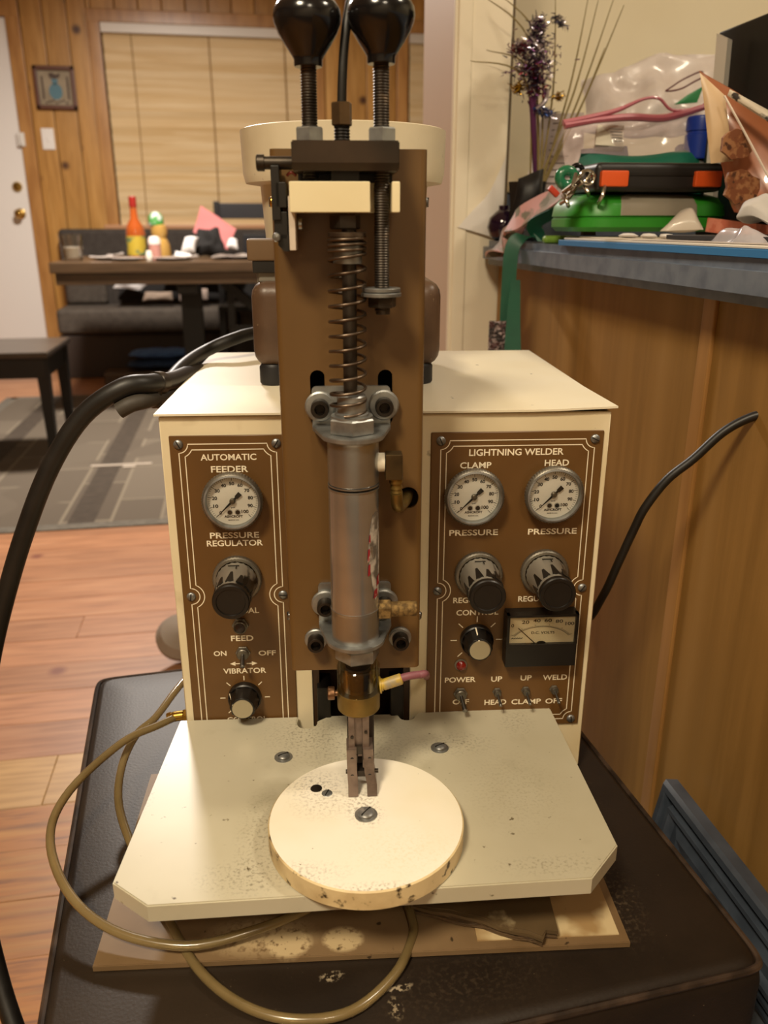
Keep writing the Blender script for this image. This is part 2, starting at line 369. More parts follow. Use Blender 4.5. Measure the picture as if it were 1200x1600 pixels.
# far wall: knotty pine boards around a door and two windows
wf = sempty('wall_far', (0, YF, 0))
MB().span(-2.7, 2.3, .03, .10, -.02, 2.45).build('backing', M('wall_backing', '20140a', .9), wf)
D0, D1, DT = -2.16, -1.306, 2.105           # door opening
A0, A1, AZ0, AZ1 = -.83, .62, .86, 2.17      # first window, outer edge of its casing
B0, B1 = 1.10, 2.0
def plank(x0, x1, z0, z1):
    MB().box((0, 0, 0), (x1 - x0 - .003, .022, z1 - z0), .006, 2).build('plank', pine, wf, loc=((x0 + x1) / 2, .011, (z0 + z1) / 2))
x = -2.65
while x < 2.2:
    x1 = x + .142
    def sub(lo, hi, cuts):
        segs = [(lo, hi, 0, 2.45)]
        for c0, c1, zc0, zc1 in cuts:
            ns = []
            for a, c, z0, z1 in segs:
                if c <= c0 or a >= c1: ns.append((a, c, z0, z1)); continue
                if a < c0: ns.append((a, c0, z0, z1))
                if c > c1: ns.append((c1, c, z0, z1))
                m0, m1 = max(a, c0), min(c, c1)
                if zc0 > z0: ns.append((m0, m1, z0, zc0))
                if zc1 < z1: ns.append((m0, m1, zc1, z1))
            segs = ns
        return segs
    for a, c, z0, z1 in sub(x, x1, [(D0 - .09, D1 + .085, 0, DT + .1), (A0, A1, AZ0, AZ1), (B0, B1, AZ0, AZ1)]):
        if c - a > .012: plank(a, c, z0, z1)
    x = x1
# door
dr = sempty('door_1', ((D0 + D1) / 2, YF, 0)); hw = (D1 - D0) / 2
MB().span(-hw, hw, -.004, .03, .01, DT, .003, 1).build('door_leaf', paint_white, dr)
b = MB(); b.span(hw + .004, hw + .085, -.022, .02, 0, DT + .1, .004); b.span(-hw - .085, -hw - .004, -.022, .02, 0, DT + .1, .004); b.build('jamb_casing', pine_trim, dr)
MB().span(-hw - .085, hw + .085, -.024, .02, DT + .004, DT + .095, .004).build('head_casing', pine_trim, dr)
gold = M('gold_brass', 'c8a860', .2, 1)
b = MB(); b.lathe([(.033, 0), (.033, .006), (.014, .012), (.012, .04), (.024, .048), (.028, .06), (.022, .072), (.005, .076)], (hw - .062, -.004, .992), (0, -1, 0), 24); b.build('door_knob', gold, dr)
b = MB(); b.lathe([(.030, 0), (.030, .012), (.024, .02), (.004, .022)], (hw - .058, -.004, 1.155), (0, -1, 0), 24); b.build('deadbolt', gold, dr)
b = MB(); b.span(hw - .018, hw + .03, -.034, -.02, 1.39, 1.47, .003); b.span(hw + .0, hw + .012, -.05, -.03, 1.4, 1.46, .003); b.build('door_latch', M('latch_white', 'd8d4cc', .4), dr)
b = MB()
# windows with blinds
def window(nm, a0, a1):
    wn = sempty(nm, ((a0 + a1) / 2, YF, 0)); h = (a1 - a0) / 2; t = .075
    for nm2, s_ in (('side_casing', -1), ('side_casing', 1)):
        b = MB(); b.span(min(s_ * h, s_ * (h - t)), max(s_ * h, s_ * (h - t)), -.028, .03, AZ0, AZ1, .006); b.build(nm2, pine_trim, wn)
    b = MB(); b.span(-h, h, -.03, .03, AZ1 - t, AZ1, .006); b.build('head_casing', pine_trim, wn)
    b = MB(); b.span(-h - .02, h + .02, -.06, .03, AZ0 + .03, AZ0 + .065, .006); b.span(-h, h, -.026, .03, AZ0 - .05, AZ0 + .03, .004); b.build('sill', M('sill_pine', 'b0815a', .4), wn)
    MB().span(-h + t, h - t, .035, .04, AZ0 + .06, AZ1 - t).build('pane', M('night_glass', '0a0b0d', .05), wn)
    return wn
window('window_1', A0, A1); window('window_2', B0, B1)
slat_m = M('blind_slat', 'dcc398', .34, var=[('cdae7c', 1.6, .4, .7), ('e6d0a8', 3, .5, .8)], stretch=(.6, 1, 9), rnd=.05)
rail_m = M('blind_rail', 'd8d0c4', .4)
def blind(x0, x1, label, cords):
    o = thing('window_blind', label, 'blind', ((x0 + x1) / 2, YF, AZ0 + .065)); h = (x1 - x0) / 2; z0 = AZ0 + .065; top = AZ1 - .078 - z0
    MB().span(-h, h, -.05, .0, top - .055, top, .004).build('headrail', rail_m, o)
    pitch = .046; k = int((top - .06) / pitch); s0 = None
    for i in range(k + 1):
        z = .022 + i * (top - .075) / k
        if s0 is None:
            b = MB(); q = Matrix.Rotation(R(-76), 4, 'X'); b.box((0, 0, 0), (2 * h - .01, .051, .0026), .001, 1, q); s0 = b.build('slat', slat_m, o, loc=(0, -.018, z))
        else: clone(s0, (rng.uniform(-.001, .001), -.018, z), o, (rng.uniform(-.05, .05), 0, 0))
    for cx in cords:
        b = MB(); b.tube([(cx, -.034, .0), (cx + .004, -.035, top * .5), (cx, -.034, top - .05)], .0035, 6, 3); b.build('ladder_cord', M('cord', '9a7a4c', .8), o)
    return o
blind(A0 + .08, A1 - .08, 'wide closed wooden blind covering the window behind the dining table', (-.47, -.0, .47))
blind(B0 + .08, B1 - .08, 'narrow strip of closed wooden blind just left of the cream pillar', (-.25, .25))

# picture and light switch on the pine wall
p = at(86, 137, Y=YF - .02)
fr = thing('framed_picture', 'small square framed picture of a blue vase hanging on the pine wall', 'picture', (p.x, YF - .0, p.z))
b = MB(); s_ = .122
for dx, dz, w_, h_ in ((0, s_ - .012, 2 * s_, .024), (0, -s_ + .012, 2 * s_, .024), (-s_ + .012, 0, .024, 2 * s_), (s_ - .012, 0, .024, 2 * s_)): b.box((dx, -.014, dz), (w_, .026, h_), .004)
b.build('frame', M('frame_brown', '5a3320', .4), fr)
MB().span(-.105, .105, -.008, 0, -.105, .105).build('canvas', M('canvas', '9a8c74', .7, var=('84765e', 9, .4, .7)), fr)
b = MB(); Y = -.0085
b.mesh([(.04 * math.cos(i * math.pi / 10), Y, -.02 + .046 * math.sin(i * math.pi / 10)) for i in range(20)], [tuple(range(20))]); b.mesh([(-.014, Y, .02), (.014, Y, .02), (.02, Y, .05), (-.02, Y, .05)], [(0, 1, 2, 3)])
b.build('vase_print', M('vase_blue', '4f7480', .6), fr)
b = MB(); b.mesh([(-.03, Y, .055), (.0, Y, .05), (.03, Y, .058), (.036, Y, .085), (.01, Y, .074), (-.012, Y, .086), (-.034, Y, .08)], [tuple(range(7))])
for k in range(7): b.box((-.06 + .02 * k, Y, -.083 + .006 * (k % 3)), (.014, .001, .012))
for k in (-1, 1): b.box((k * .075, Y, 0), (.012, .001, .13))
b.build('dark_print', M('print_dark', '4a3a30', .7), fr)
p = at(75, 217, Y=YF - .01)
sw = thing('light_switch', 'white light switch plate on the pine wall between door and window', 'switch', (p.x, YF - .0, p.z))
MB().span(-.038, .038, -.008, 0, -.062, .062, .003).build('plate', paint_white, sw)
MB().span(-.005, .005, -.016, -.007, -.012, .012, .002).build('toggle', paint_white, sw)

# pillar and kitchen wall
pil = sempty('wall_pillar', (.341, 1.37, 0))
MB().span(0, .089, 0, .215, 0, 2.45, .004).build('pillar_core', M('pillar_farlit_tan', 'c4ad94', .55, var=('c2a890', 3, .4, .8)), pil)  # far room's light on the side face is painted in as tan
b = MB(); b.span(-.001, .089, -.012, -.0005, 0, 2.45, .003); b.span(.004, .026, -.016, -.010, 0, 2.45, .003); b.build('pillar_casing', paint_pillar, pil)
MB().span(.089, .094, -.006, .2, .87, 2.45).build('corner_strip', M('strip_brown', '5a4a34', .6), pil)
struct(MB().span(.435, 2.25, 1.605, 1.70, -.02, 2.45).build('wall_kitchen', paint_cream))
bm_ = MB(); bm_.span(.435, 2.2, 1.585, 1.604, .905, .985, .002); bk = bm_.build('trim_1', M('laminate_splash', '4d5666', .45, var=('5d6674', 40, .4, .7)))
struct(bk); b = MB(); b.span(.435, 2.2, 1.58, 1.604, .9855, 1.004, .003); struct(b.build('trim_2', M('splash_cap', 'cdb78a', .5)))

# breakfast bar: cabinet back of wood panels, and its worktop
bar = thing('breakfast_bar', 'wood panelled back of the breakfast bar under the blue worktop', 'cabinet', (.42, 0, 0))
panel_m = M('panel_wood', '98723c', .5, spec=.25, var=[('82602f', 5, .38, .72), ('a8814a', 2.5, .5, .8)], stretch=(10, 10, .7), bump=(60, .1, .001))
for y0, y1 in ((-.9, -.16), (-.16, .7), (.7, 1.352)):
    MB().span(.002, .02, y0 + .001, y1 - .001, .0, .868, .001, 1).build('panel', panel_m, bar)
for y in (-.16, .7):
    MB().span(-.002, .003, y - .010, y + .010, 0, .868, .0015).build('batten', M('batten_wood', 'a87c46', .42, var=('946a38', 5, .4, .7), stretch=(10, 10, .8)), bar)
MB().span(.02, .6, -.9, 1.352, .0, .868).build('carcass', M('carcass', '6b4a28', .6), bar)
ct = MB(); ct.prism([(.385, -.9), (.385, 1.315), (.392, 1.342), (.41, 1.353), (.437, 1.353), (.437, 1.584), (2.19, 1.584), (2.19, .9), (1.15, .9), (1.15, -.9)], .8695, .905, 'xy', .009)
wk = ct.build('worktop', M('blue_laminate', '6a7482', .4, var=[('566070', 45, .4, .65), ('7c8490', 9, .5, .8)]))
tag(wk, 'blue grey mottled laminate worktop with rounded edge on the breakfast bar', 'counter')
p = at(735, 330, Y=1.35)
b = MB(); b.pillow([(.352, 1.352, .925), (.424, 1.350, .906), (.426, 1.349, 1.030), (.400, 1.349, .975)], .0012, .002, 8, 20, 3); tag(b.build('taped_paper', M('paper_grey', 'e2ddd6', .6)), 'white paper taped to the cream pillar above the worktop corner', 'paper')

# leaning picture frame, dark blue, at the lower right
q = thing('leaning_frame', 'large dark blue moulded picture frame leaning against the breakfast bar beside the ottoman', 'picture frame', (.3395, .632, .0), 0)
q.rotation_euler = (0, R(10), 0)
b = MB(); prof = [(0, 0), (0, .010), (.003, .013), (.009, .013), (.011, .006), (.017, .006), (.019, .012), (.023, .012), (.027, .006), (.040, .009), (.053, .006), (.055, .012), (.059, .012), (.061, .004), (.065, .004), (.067, .010), (.070, .010), (.072, .003), (.076, .003), (.078, .008), (.081, .008), (.083, .002), (.083, -.003)]
Hf, Lf = .405, .9; V = []; F = []
for d, h in prof: V += [(-h * 1.3, -d, Hf - d), (-h * 1.3, -Lf + d, Hf - d), (-h * 1.3, -Lf + d, d), (-h * 1.3, -d, d)]
for k in range(len(prof)):
    k2 = (k + 1) % len(prof)
    for i in range(4): j = (i + 1) % 4; F.append((4 * k + i, 4 * k + j, 4 * k2 + j, 4 * k2 + i))
b.mesh(V, F); b.build('moulding', M('frame_blue', '464e5a', .36, var=('363d48', 30, .4, .7), coat=.2), q, sharp=20)
MB().span(-.005, -.001, -Lf + .07, -.07, .07, Hf - .07).build('mount', M('mount_grey', '586170', .45, var=('68717c', 7, .5, .6)), q)

# ================================================================ OTTOMAN
OW, OL = .243, .254
ot = thing('ottoman', 'dark brown leather ottoman with piped edges carrying the welding machine', 'ottoman', (.0762, .6136, 0), R(3.9))
def rounded(b, hx, hy, z0, z1, rad, puff=0, n=28):
    """rounded-corner slab whose top is gently domed"""
    k = 24; ring = []
    for i in range(4 * n):
        a = 2 * math.pi * i / (4 * n); c, s_ = math.cos(a), math.sin(a); e = .045
        ring.append((math.copysign(abs(c) ** e, c), math.copysign(abs(s_) ** e, s_)))
    prof = [(0.965, z0), (1, z0 + .012), (1.0, z1 - rad), (.995, z1 - rad * .55), (.982, z1 - rad * .2), (.955, z1)]
    V = []; F = []
    for f, z in prof: V += [(x * hx * f, y * hy * f, z) for x, y in ring]
    m = len(ring)
    for r in range(len(prof) - 1):
        for i in range(m): F.append((r * m + i, r * m + (i + 1) % m, (r + 1) * m + (i + 1) % m, (r + 1) * m + i))
    base = (len(prof) - 1) * m
    for t in (.85, .6, .3): 
        V += [(x * hx * .955 * t, y * hy * .955 * t, z1 + puff * (1 - t)) for x, y in ring]
        for i in range(m): F.append((base + i, base + (i + 1) % m, base + m + (i + 1) % m, base + m + i))
        base += m
    F.append(tuple(base + i for i in range(m))); F.append(tuple(range(m))[::-1]); b.mesh(V, F); return ring
b = MB(); ring = rounded(b, OW, OL, .335, .4498, .02); b.build('lid_cushion', leather, ot, sharp=60)
b = MB(); rounded(b, OW * .985, OL * .985, .02, .333, .004); b.build('base_box', leather_side, ot, sharp=60)
for z, f in ((.4445, .992),):
    b = MB(); P = [(x * OW * f, y * OL * f, z) for x, y in ring]; b.tube(P + [P[0]], .0026, 8, 1); b.build('piping', piping, ot)
for x in (-1, 1):
    for y in (-1, 1):
        MB().box((x * OW * .85, y * OL * .85, .0105), (.04, .04, .02), .003).build('foot', black_plastic, ot)

# hoses and cords
b = MB(.001); pts = [(-150, 330, 372), (-178, 250, 354), (-203, 200, 342), (-226, 130, 338), (-228, 100, 344)]
cord = b.tube([(60, 345, 300), (0, 352, 345), (-60, 340, 366), (-124, 290, 368), (-151, 262, 364), (-178, 245, 354), (-190, 190, 349), (-196, 140, 342), (-197, 100, 338)], 6.6, 12)
def mplace(o): o.location = ORG; o.rotation_euler = (0, 0, MRZ); return o
tag(mplace(b.build('power_cord', black_rubber)), 'black cord curving behind the cabinet from its left side towards the back', 'cord')
b = MB(.001); b.tube([(-150, 330, 300), (-180, 230, 335), (-190, 120, 346), (-198, 75, 352), (-218, 60, 351.4), (-253, 58, 328), (-285, 56, 283.8), (-313.6, 54, 225.9), (-338, 50, 164.8), (-356, 40, 106), (-372, 10, 20), (-372, -20, -70), (-350, -60, -150), (-322, -95, -205), (-296, -115, -270), (-280, -110, -350), (-275, -90, -440)], 8.2, 14)
hose = mplace(b.build('air_hose', black_rubber)); tag(hose, 'thick black hose arching from the cabinet over to the left and down to the floor', 'hose')
b = MB(.001); b.lathe([(9.4, 0), (9.8, 1), (9.8, 12), (9, 13)], (-193, 96, 349), (-.25, -1, .15), 18); b.box((-196, 84, 340), (10, 9, 22), 2); b.build('hose_clamp', M('clamp_dark', '4a4640', .35, .8), hose)
b = MB(.001); b.tube([(-150, 300, 300), (-184, 180, 325), (-194, 100, 336), (-203, 66, 339), (-212, 58, 338), (-222, 56, 333)], 7, 12)
tag(mplace(b.build('hose_stub', M('stub_rubber', '3a342c', .6))), 'short dusty black hose end under the thick hose at the cabinet corner', 'hose')
b = MB(.001); b.tube([(200, 330, 60), (205, 200, 80), (200, 90, 110), (206, 60, 150), (214, 50, 188), (223, 45, 222), (230, 42, 244), (246, 40, 270), (266, 38, 289), (287, 36, 312), (306, 33, 325), (322, 28, 331), (345, 22, 335)], 3.9, 12)
rc = mplace(b.build('mains_cable', black_rubber)); tag(rc, 'thin black cable arching from behind the cabinet up to the wood panel on the right', 'cable')
b = MB(.001); b.lathe([(6.4, 0), (6.4, 10), (5, 11), (6.4, 12), (6.4, 24), (12, 26), (12, 40)], (322, 28.2, 331.2), (1, -.26, .16), 16); b.build('plug', black_rubber, rc)
b = MB(.001); b.tube([(-190, 20, 59), (-205, 8, 58), (-232, -12, 55), (-262, -62, 46), (-266, -103, 36), (-242, -146, 24), (-203, -176, 16), (-150, -190, 13), (-103, -181, 15), (-70, -165, 14), (-30, -140, 12), (0, -150, 12), (8, -172, 8), (6, -186, 5), (-8, -213, 4), (-37, -238, 4), (-73, -242, 4), (-107, -230, 4), (-139, -203, 5), (-168, -160, 7), (-200, -108, 12), (-226, -58, 24), (-232, -20, 36), (-226, 12, 46), (-212, 30, 52), (-200, 70, 56), (-186, 120, 56)], 3.4, 12)
tag(mplace(b.build('clear_tube', tube_clear)), 'yellowed clear plastic tube coiling from the brass fitting over the left of the ottoman', 'tube')

# ================================================================ THE MACHINE (all measures in mm, origin under the cabinet front, y away from the viewer)
# machine frame
mach = thing('bench_welder', 'cream and brown bench welding machine with gauges and tall air cylinder column on the ottoman', 'machine', ORG, MRZ)

# base plate
b = mm(); b.prism([(-211.7, -196.5), (159, -196.5), (158, 10), (-216, 10)], .5, 5.5, 'xy', .5)
basep = b.build('base_plate', base_paint, mach, label='brown painted metal base plate with scuffed bare patches')
b = mm(); b.prism([(52, -190), (153, -190), (152, 0), (50, 0)], 5.5, 6.4, 'xy')
b.build('base_pad', M('base_pad', 'a08358', .55, var=[('8a6d46', 9, .45, .75), ('c9b58c', 14, .58, .64)], specks=[('33261a', 130, .70, .75)]), mach, label='scuffed tan sheet on the base plate')
b = mm(); b.span(-75, 20, -120, -20, 6.6, 55, 3); b.build('table_post', oiled_steel, mach)

# cabinet: body with an opening in the front under the column
b = mm(); W0, W1, ZT = -177.5, 177.5, 340
b.prism([(W0, 6.6), (W1, 6.6), (W1, ZT), (19.5, ZT), (19.5, 56), (-66, 56), (-66, ZT), (W0, ZT)], 0, 3, 'xz')
b.span(-66, 19.5, 0, 3, 150, ZT)
b.span(W0, W0 + 2, 3, 314, 6.6, ZT); b.span(W1 - 2, W1, 3, 314, 6.6, ZT); b.span(W0, W1, 312, 314, 6.6, ZT)
b.span(W0, W1, 3, 314, 6.6, 9)
cab = b.build('cabinet', cream_paint, mach)
cab.modifiers.new('bevel', 'BEVEL').width = .0012
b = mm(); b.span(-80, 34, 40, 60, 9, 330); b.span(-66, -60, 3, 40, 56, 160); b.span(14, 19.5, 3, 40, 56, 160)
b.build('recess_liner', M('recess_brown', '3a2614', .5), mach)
for xa in (-62, 2): b = mm(); b.span(xa, xa + 12, -6, 20, 57, 100, 1.5); b.build('guide_block', black_steel, mach)
# lid, its right front corner a little lifted
b = mm(); n = 16; P = []
for i in range(n + 1):
    for j in range(n + 1):
        u = i / n; v = j / n; x = -180 + 361 * u; y = -4 + 318 * v
        z = 341.2 + (1 - abs(2 * u - 1) ** 3) * (1 - (2 * v - 1) ** 4) * 1.2 + max(0, u - .84) * max(0, .3 - v) * 45
        P.append((x, y, z))
V = P + [(x, y, z + 1.6) for x, y, z in P]; m0 = len(P); I = lambda i, j: i * (n + 1) + j; F = []
for i in range(n):
    for j in range(n):
        q = (I(i, j), I(i + 1, j), I(i + 1, j + 1), I(i, j + 1)); F.append(q[::-1]); F.append(tuple(k + m0 for k in q))
    for a, c in ((I(i, 0), I(i + 1, 0)), (I(i + 1, n), I(i, n)), (I(0, i + 1), I(0, i)), (I(n, i), I(n, i + 1))): F.append((a, c, c + m0, a + m0))
b.mesh(V, F); b.build('lid', lid_paint, mach, label='cream sheet metal lid with chipped black marks')

def screw(parent, x, y, z, r, ang=0, mat=chrome_dull, ax=(0, -1, 0), h=2.2):
    b = mm(); b.lathe([(r, 0), (r, h * .35), (r * .92, h * .6), (r * .6, h * .92), (.01, h)], (0, 0, 0), ax, 20)
    q = Vector((0, 0, 1)).rotation_difference(Vector(ax)); b.mi = 1
    b.box(Vector(ax) * (h * .72), (r * 1.7, .9, h * .62), 0, 1, (q @ Quaternion((0, 0, 1), ang)).to_matrix())
    return b.build('screw', [mat, black_ink], parent, loc=Vector((x, y, z)) * .001)

def arc_border(xl, xr, zt, zm, zb, o, r):
    pts = []; al = math.acos(min(1, max(-1, o / r)))
    def arc(cx, cz, a0, a1, k=8):
        for i in range(k + 1):
            a = a0 + (a1 - a0) * i / k; pts.append((cx + r * math.cos(a), cz + r * math.sin(a)))
    e = math.asin(o / r); h = math.pi / 2
    arc(xl, zt, -h + e, -e); arc(xr, zt, math.pi + e, 3 * h - e) 
    k = math.pi - math.acos(o / r)
    arc(xr, zm, k, 2 * math.pi - k, 14)
    arc(xr, zb, h + e, math.pi - e); arc(xl, zb, e, h - e)
    arc(xl, zm, -(math.pi - k), math.pi - k, 14)
    return pts

def faceplate(x0, x1, xl, xr, z0, words, ticks):
    b = mm(); b.span(x0, x1, -2, 0, z0, 325, .6, 1)
    fp = b.build('faceplate', brown_plate, mach)
    b = mm()
    for o, r in ((0.0, 7.2), (4.6, 11)): b.strip(arc_border(xl, xr, 318.4, 188.3, 59, o, r), .75, -2.15)
    b.build('border_line', print_ink, fp)
    for t in words: b = mm(); b.text(*t[:4], -2.15, t[4] if len(t) > 4 else 5.2); b.build('lettering', print_ink, fp)
    b = mm()
    for cx, cz, ra, rb, angs in ticks:
        for a in angs:
            c, s_ = math.cos(R(a)), math.sin(R(a)); b.strip([(cx + ra * c, cz + ra * s_), (cx + rb * c, cz + rb * s_)], .8, -2.15, False)
    for ax_, dx in ((-131.5, -1), (-116.5, 1)):
        if x0 < -100:
            b.strip([(ax_ + 5 * -dx, 124), (ax_, 124)], .9, -2.15, False)
            b.mesh([(ax_ + 4.2 * dx, -2.15, 124), (ax_ - .5 * dx, -2.15, 126), (ax_ - .5 * dx, -2.15, 122)], [(0, 1, 2)])
    b.build('printed_ticks', print_ink, fp)['kind'] = 'stuff'
    for i, (x, z) in enumerate(((xl, 318.4), (xr, 318.4), (xl, 188.3), (xr, 188.3), (xl, 59), (xr, 59))):
        screw(fp, x, -2, z, 3.7, rng.uniform(-1.5, 1.5))
    return fp
fpl = faceplate(-170.6, -80, -163.6, -87.8, 53, [
    ('AUTOMATIC', -125.5, 307.6, 43.5), ('FEEDER', -125.2, 297.8, 29), ('PRESSURE', -124.7, 242, 39.5), ('REGULATOR', -124.8, 235.2, 45.3),
    ('MANUAL', -124, 174.3, 31.3), ('FEED', -123.9, 148.4, 18.9), ('ON', -143.4, 134.3, 10.8, 4.8), ('OFF', -103.5, 133.7, 14.7, 4.8),
    ('VIBRATOR', -123.5, 117, 36.7), ('CONTROL', -123.9, 68.4, 35)], [(-124.6, 90.5, 17, 21.5, (0, 45, 90, 135, 180, 225))])
fpr = faceplate(34, 172.5, 41.8, 165.4, 53, [
    ('LIGHTNING WELDER', 102.6, 308.4, 76.2, 5.6), ('CLAMP', 70.2, 297.9, 25.2), ('HEAD', 135.8, 299, 19.8), ('PRESSURE', 70.6, 240.3, 40.4),
    ('PRESSURE', 136.2, 240.1, 40.8), ('REGULATOR', 76.4, 179, 42), ('REGULATOR', 132, 179, 42), ('CONTROL', 76.5, 167.3, 36.2), ('VOLTAGE', 131.5, 167.7, 33.5),
    ('POWER', 63.8, 102, 27.2), ('UP', 96.1, 101.7, 9.8), ('UP', 122.3, 102, 10), ('WELD', 148.1, 101.8, 21.8),
    ('OFF', 65, 79.6, 14.7), ('HEAD', 96, 78.2, 19.6), ('CLAMP', 123.7, 77.9, 26.6), ('OFF', 148.6, 77.7, 15)], [(76.6, 141, 17, 22.5, (0, 45, 90, 135, 180, 225))])

def gauge(x, z):
    b = mm(); b.lathe([(19.5, 0), (20, 7), (23.2, 7.6), (23.7, 8.4), (23.7, 11), (23.2, 12.6), (22, 13.6)], (0, 0, 0), (0, -1, 0), 120, amp=.022, cap0=False, cap1=False)
    b.mi = 1; b.lathe([(22.2, 13.5), (20.8, 13.8), (20.2, 12.6), (20.2, 8)], (0, 0, 0), (0, -1, 0), 60, cap0=False, cap1=False)
    g = b.build('pressure_gauge', [gauge_ring, chrome_dull], mach, loc=(x * .001, -.002, z * .001))
    b = mm(); b.cyl((0, -7.6, 0), (0, -8, 0), 20.4, n=48); b.build('dial', white_dial, g)
    b = mm(); Y = -8.15
    for k in range(51):
        a = R(225 - 270 * k / 50); c, s_ = math.cos(a), math.sin(a); big = k % 5 == 0
        b.strip([((16.6 if big else 18) * c, (16.6 if big else 18) * s_), (19.6 * c, 19.6 * s_)], .42 if big else .25, Y, False)
    for k in range(11):
        a = R(225 - 270 * k / 10); rr = 14.2 - (1.2 if k == 10 else 0); b.text(str(k * 10), rr * math.cos(a), rr * math.sin(a), (1.9, 4.0, 5.6)[len(str(k * 10)) - 1], Y, 3.0, .035)
    b.text('psi', 0, -5.8, 3, Y, 1.6); b.text('ASHCROFT', 0, -13.2, 14.5, Y, 2.1, .04); b.text('MADE IN U.S.A.', 0, -16.2, 8.5, Y, 1.1)
    for dx in (-2.8, 3.4):
        b.mesh([(dx + 1.9 * math.cos(i * math.pi / 6), Y, -9.8 + 1.9 * math.sin(i * math.pi / 6)) for i in range(12)], [tuple(range(12))])
        b.strip([(dx + 2.3 * math.cos(i * math.pi / 6), -9.8 + 2.3 * math.sin(i * math.pi / 6)) for i in range(12)], .2, Y)
    b.build('dial_print', black_ink, g)
    b = mm(); a = R(225); c, s_ = math.cos(a), math.sin(a); N_ = lambda t, k: (t * c - k * s_, -9.6, t * s_ + k * c)
    b.mesh([N_(0, 1), N_(18, .15), N_(18, -.15), N_(0, -1)], [(0, 1, 2, 3)]); b.mesh([N_(0, .9), N_(-4, .9), N_(-4.2, 1.6), N_(-9, 1.9), N_(-9, -1.9), N_(-4.2, -1.6), N_(-4, -.9), N_(0, -.9)], [tuple(range(8))])
    b.mi = 1; b.lathe([(2.4, 0), (2.4, 1.6), (1.6, 2.4), (.01, 2.6)], (0, -8.6, 0), (0, -1, 0), 16)
    b.build('needle', [black_ink, gauge_ring], g)
    b = mm(); b.lathe([(20.2, 0), (15, .8), (8, 1.3), (.01, 1.5)], (0, -11.8, 0), (0, -1, 0), 32, cap0=False, cap1=False); b.build('lens', clear_lens, g)
for x, z in ((-123.3, 274.2), (68.4, 274.1), (132.9, 275.1)): gauge(x, z)

def regulator(x, z, rot):
    b = mm(); pr = [(16.6, 0), (16.6, 6), (15.4, 9), (14.4, 30), (14.2, 36)]
    b.lathe(pr, (0, -7, 0), (0, -1, 0), 44, amp=-.035, phase=rot, cap0=False)
    k = b.build('regulator_knob', worn_knob, mach, loc=(x * .001, -.002, z * .001), label='black pressure regulator knob with silver paint worn through')
    b = mm(); b.lathe([(19.2, 0), (19.8, 1), (19.8, 5.2), (18.8, 6.4), (16.8, 6.4), (16.8, 3)], (0, 0, 0), (0, -1, 0), 90, amp=.02, cap0=False, cap1=False); b.build('collar', gauge_ring, k)
    b = mm(); b.lathe([(14, 0), (14.6, .8), (14.6, 4.6), (13.8, 5.6), (11.4, 5.6), (11, 4.6), (.01, 4.4)], (0, -42.5, 0), (0, -1, 0), 40); b.build('cap', black_plastic, k)
    for i in range(11):
        a = 2 * math.pi * (i + rot) / 11 + .35; er, et = Vector((math.cos(a), 0, math.sin(a))), Vector((-math.sin(a), 0, math.cos(a)))
        b = mm(); tri = [(-39, 3.1, 14.75), (-39, -3.1, 14.75), (-22 - 4 * (i % 2), -.9, 15.1), (-22 - 4 * (i % 2), .9, 15.1)]
        b.mesh([er * rr + et * t + Vector((0, yy, 0)) for yy, t, rr in tri] + [er * (rr - 1.6) + et * t + Vector((0, yy, 0)) for yy, t, rr in tri], [(0, 1, 2, 3), (0, 4, 5, 1), (1, 5, 6, 2), (2, 6, 7, 3), (3, 7, 4, 0)]); b.build('grip_recess', black_plastic, k)
    b = mm(); b.box((-1, -13.6, 16.35), (9, .9, .5)); b.box((1.5, -15.5, 16.2), (.8, 6, .5)); b.build('index_mark', black_ink, k)
    return k
regulator(-124.3, 204.6, .3); regulator(75.6, 203.8, .8); regulator(131.2, 204.6, .1)

def pot(x, z, tick):
    b = mm(); b.lathe([(14.2, 0), (14.2, 5.5), (13.2, 6.5)], (0, 0, 0), (0, -1, 0), 40, cap1=False)
    b.lathe([(13.2, 6.4), (12.6, 8), (11, 19), (10.2, 20)], (0, 0, 0), (0, -1, 0), 24, amp=-.07)
    k = b.build('rotary_knob', black_plastic, mach, loc=(x * .001, -.0022, z * .001))
    b = mm(); b.lathe([(8.8, 0), (8.8, .7), (8.2, 1)], (0, -20, 0), (0, -1, 0), 32); b.build('cap', M('spun_alu', 'c4bba4', .35, .9), k, label='spun silver cap disc')
    b = mm(); c, s_ = math.cos(R(tick)), math.sin(R(tick)); q = Quaternion((0, -1, 0), -R(tick))
    b.mesh([(13.9 * c - .5 * s_, -5.9, 13.9 * s_ + .5 * c), (13.9 * c + .5 * s_, -5.9, 13.9 * s_ - .5 * c), (8.9 * c + .5 * s_, -21, 8.9 * s_ - .5 * c), (8.9 * c - .5 * s_, -21, 8.9 * s_ + .5 * c)], [(0, 1, 2, 3)])
    b.build('pointer_line', print_ink, k)
pot(-124.6, 92, 153); pot(76.4, 142.2, 98)

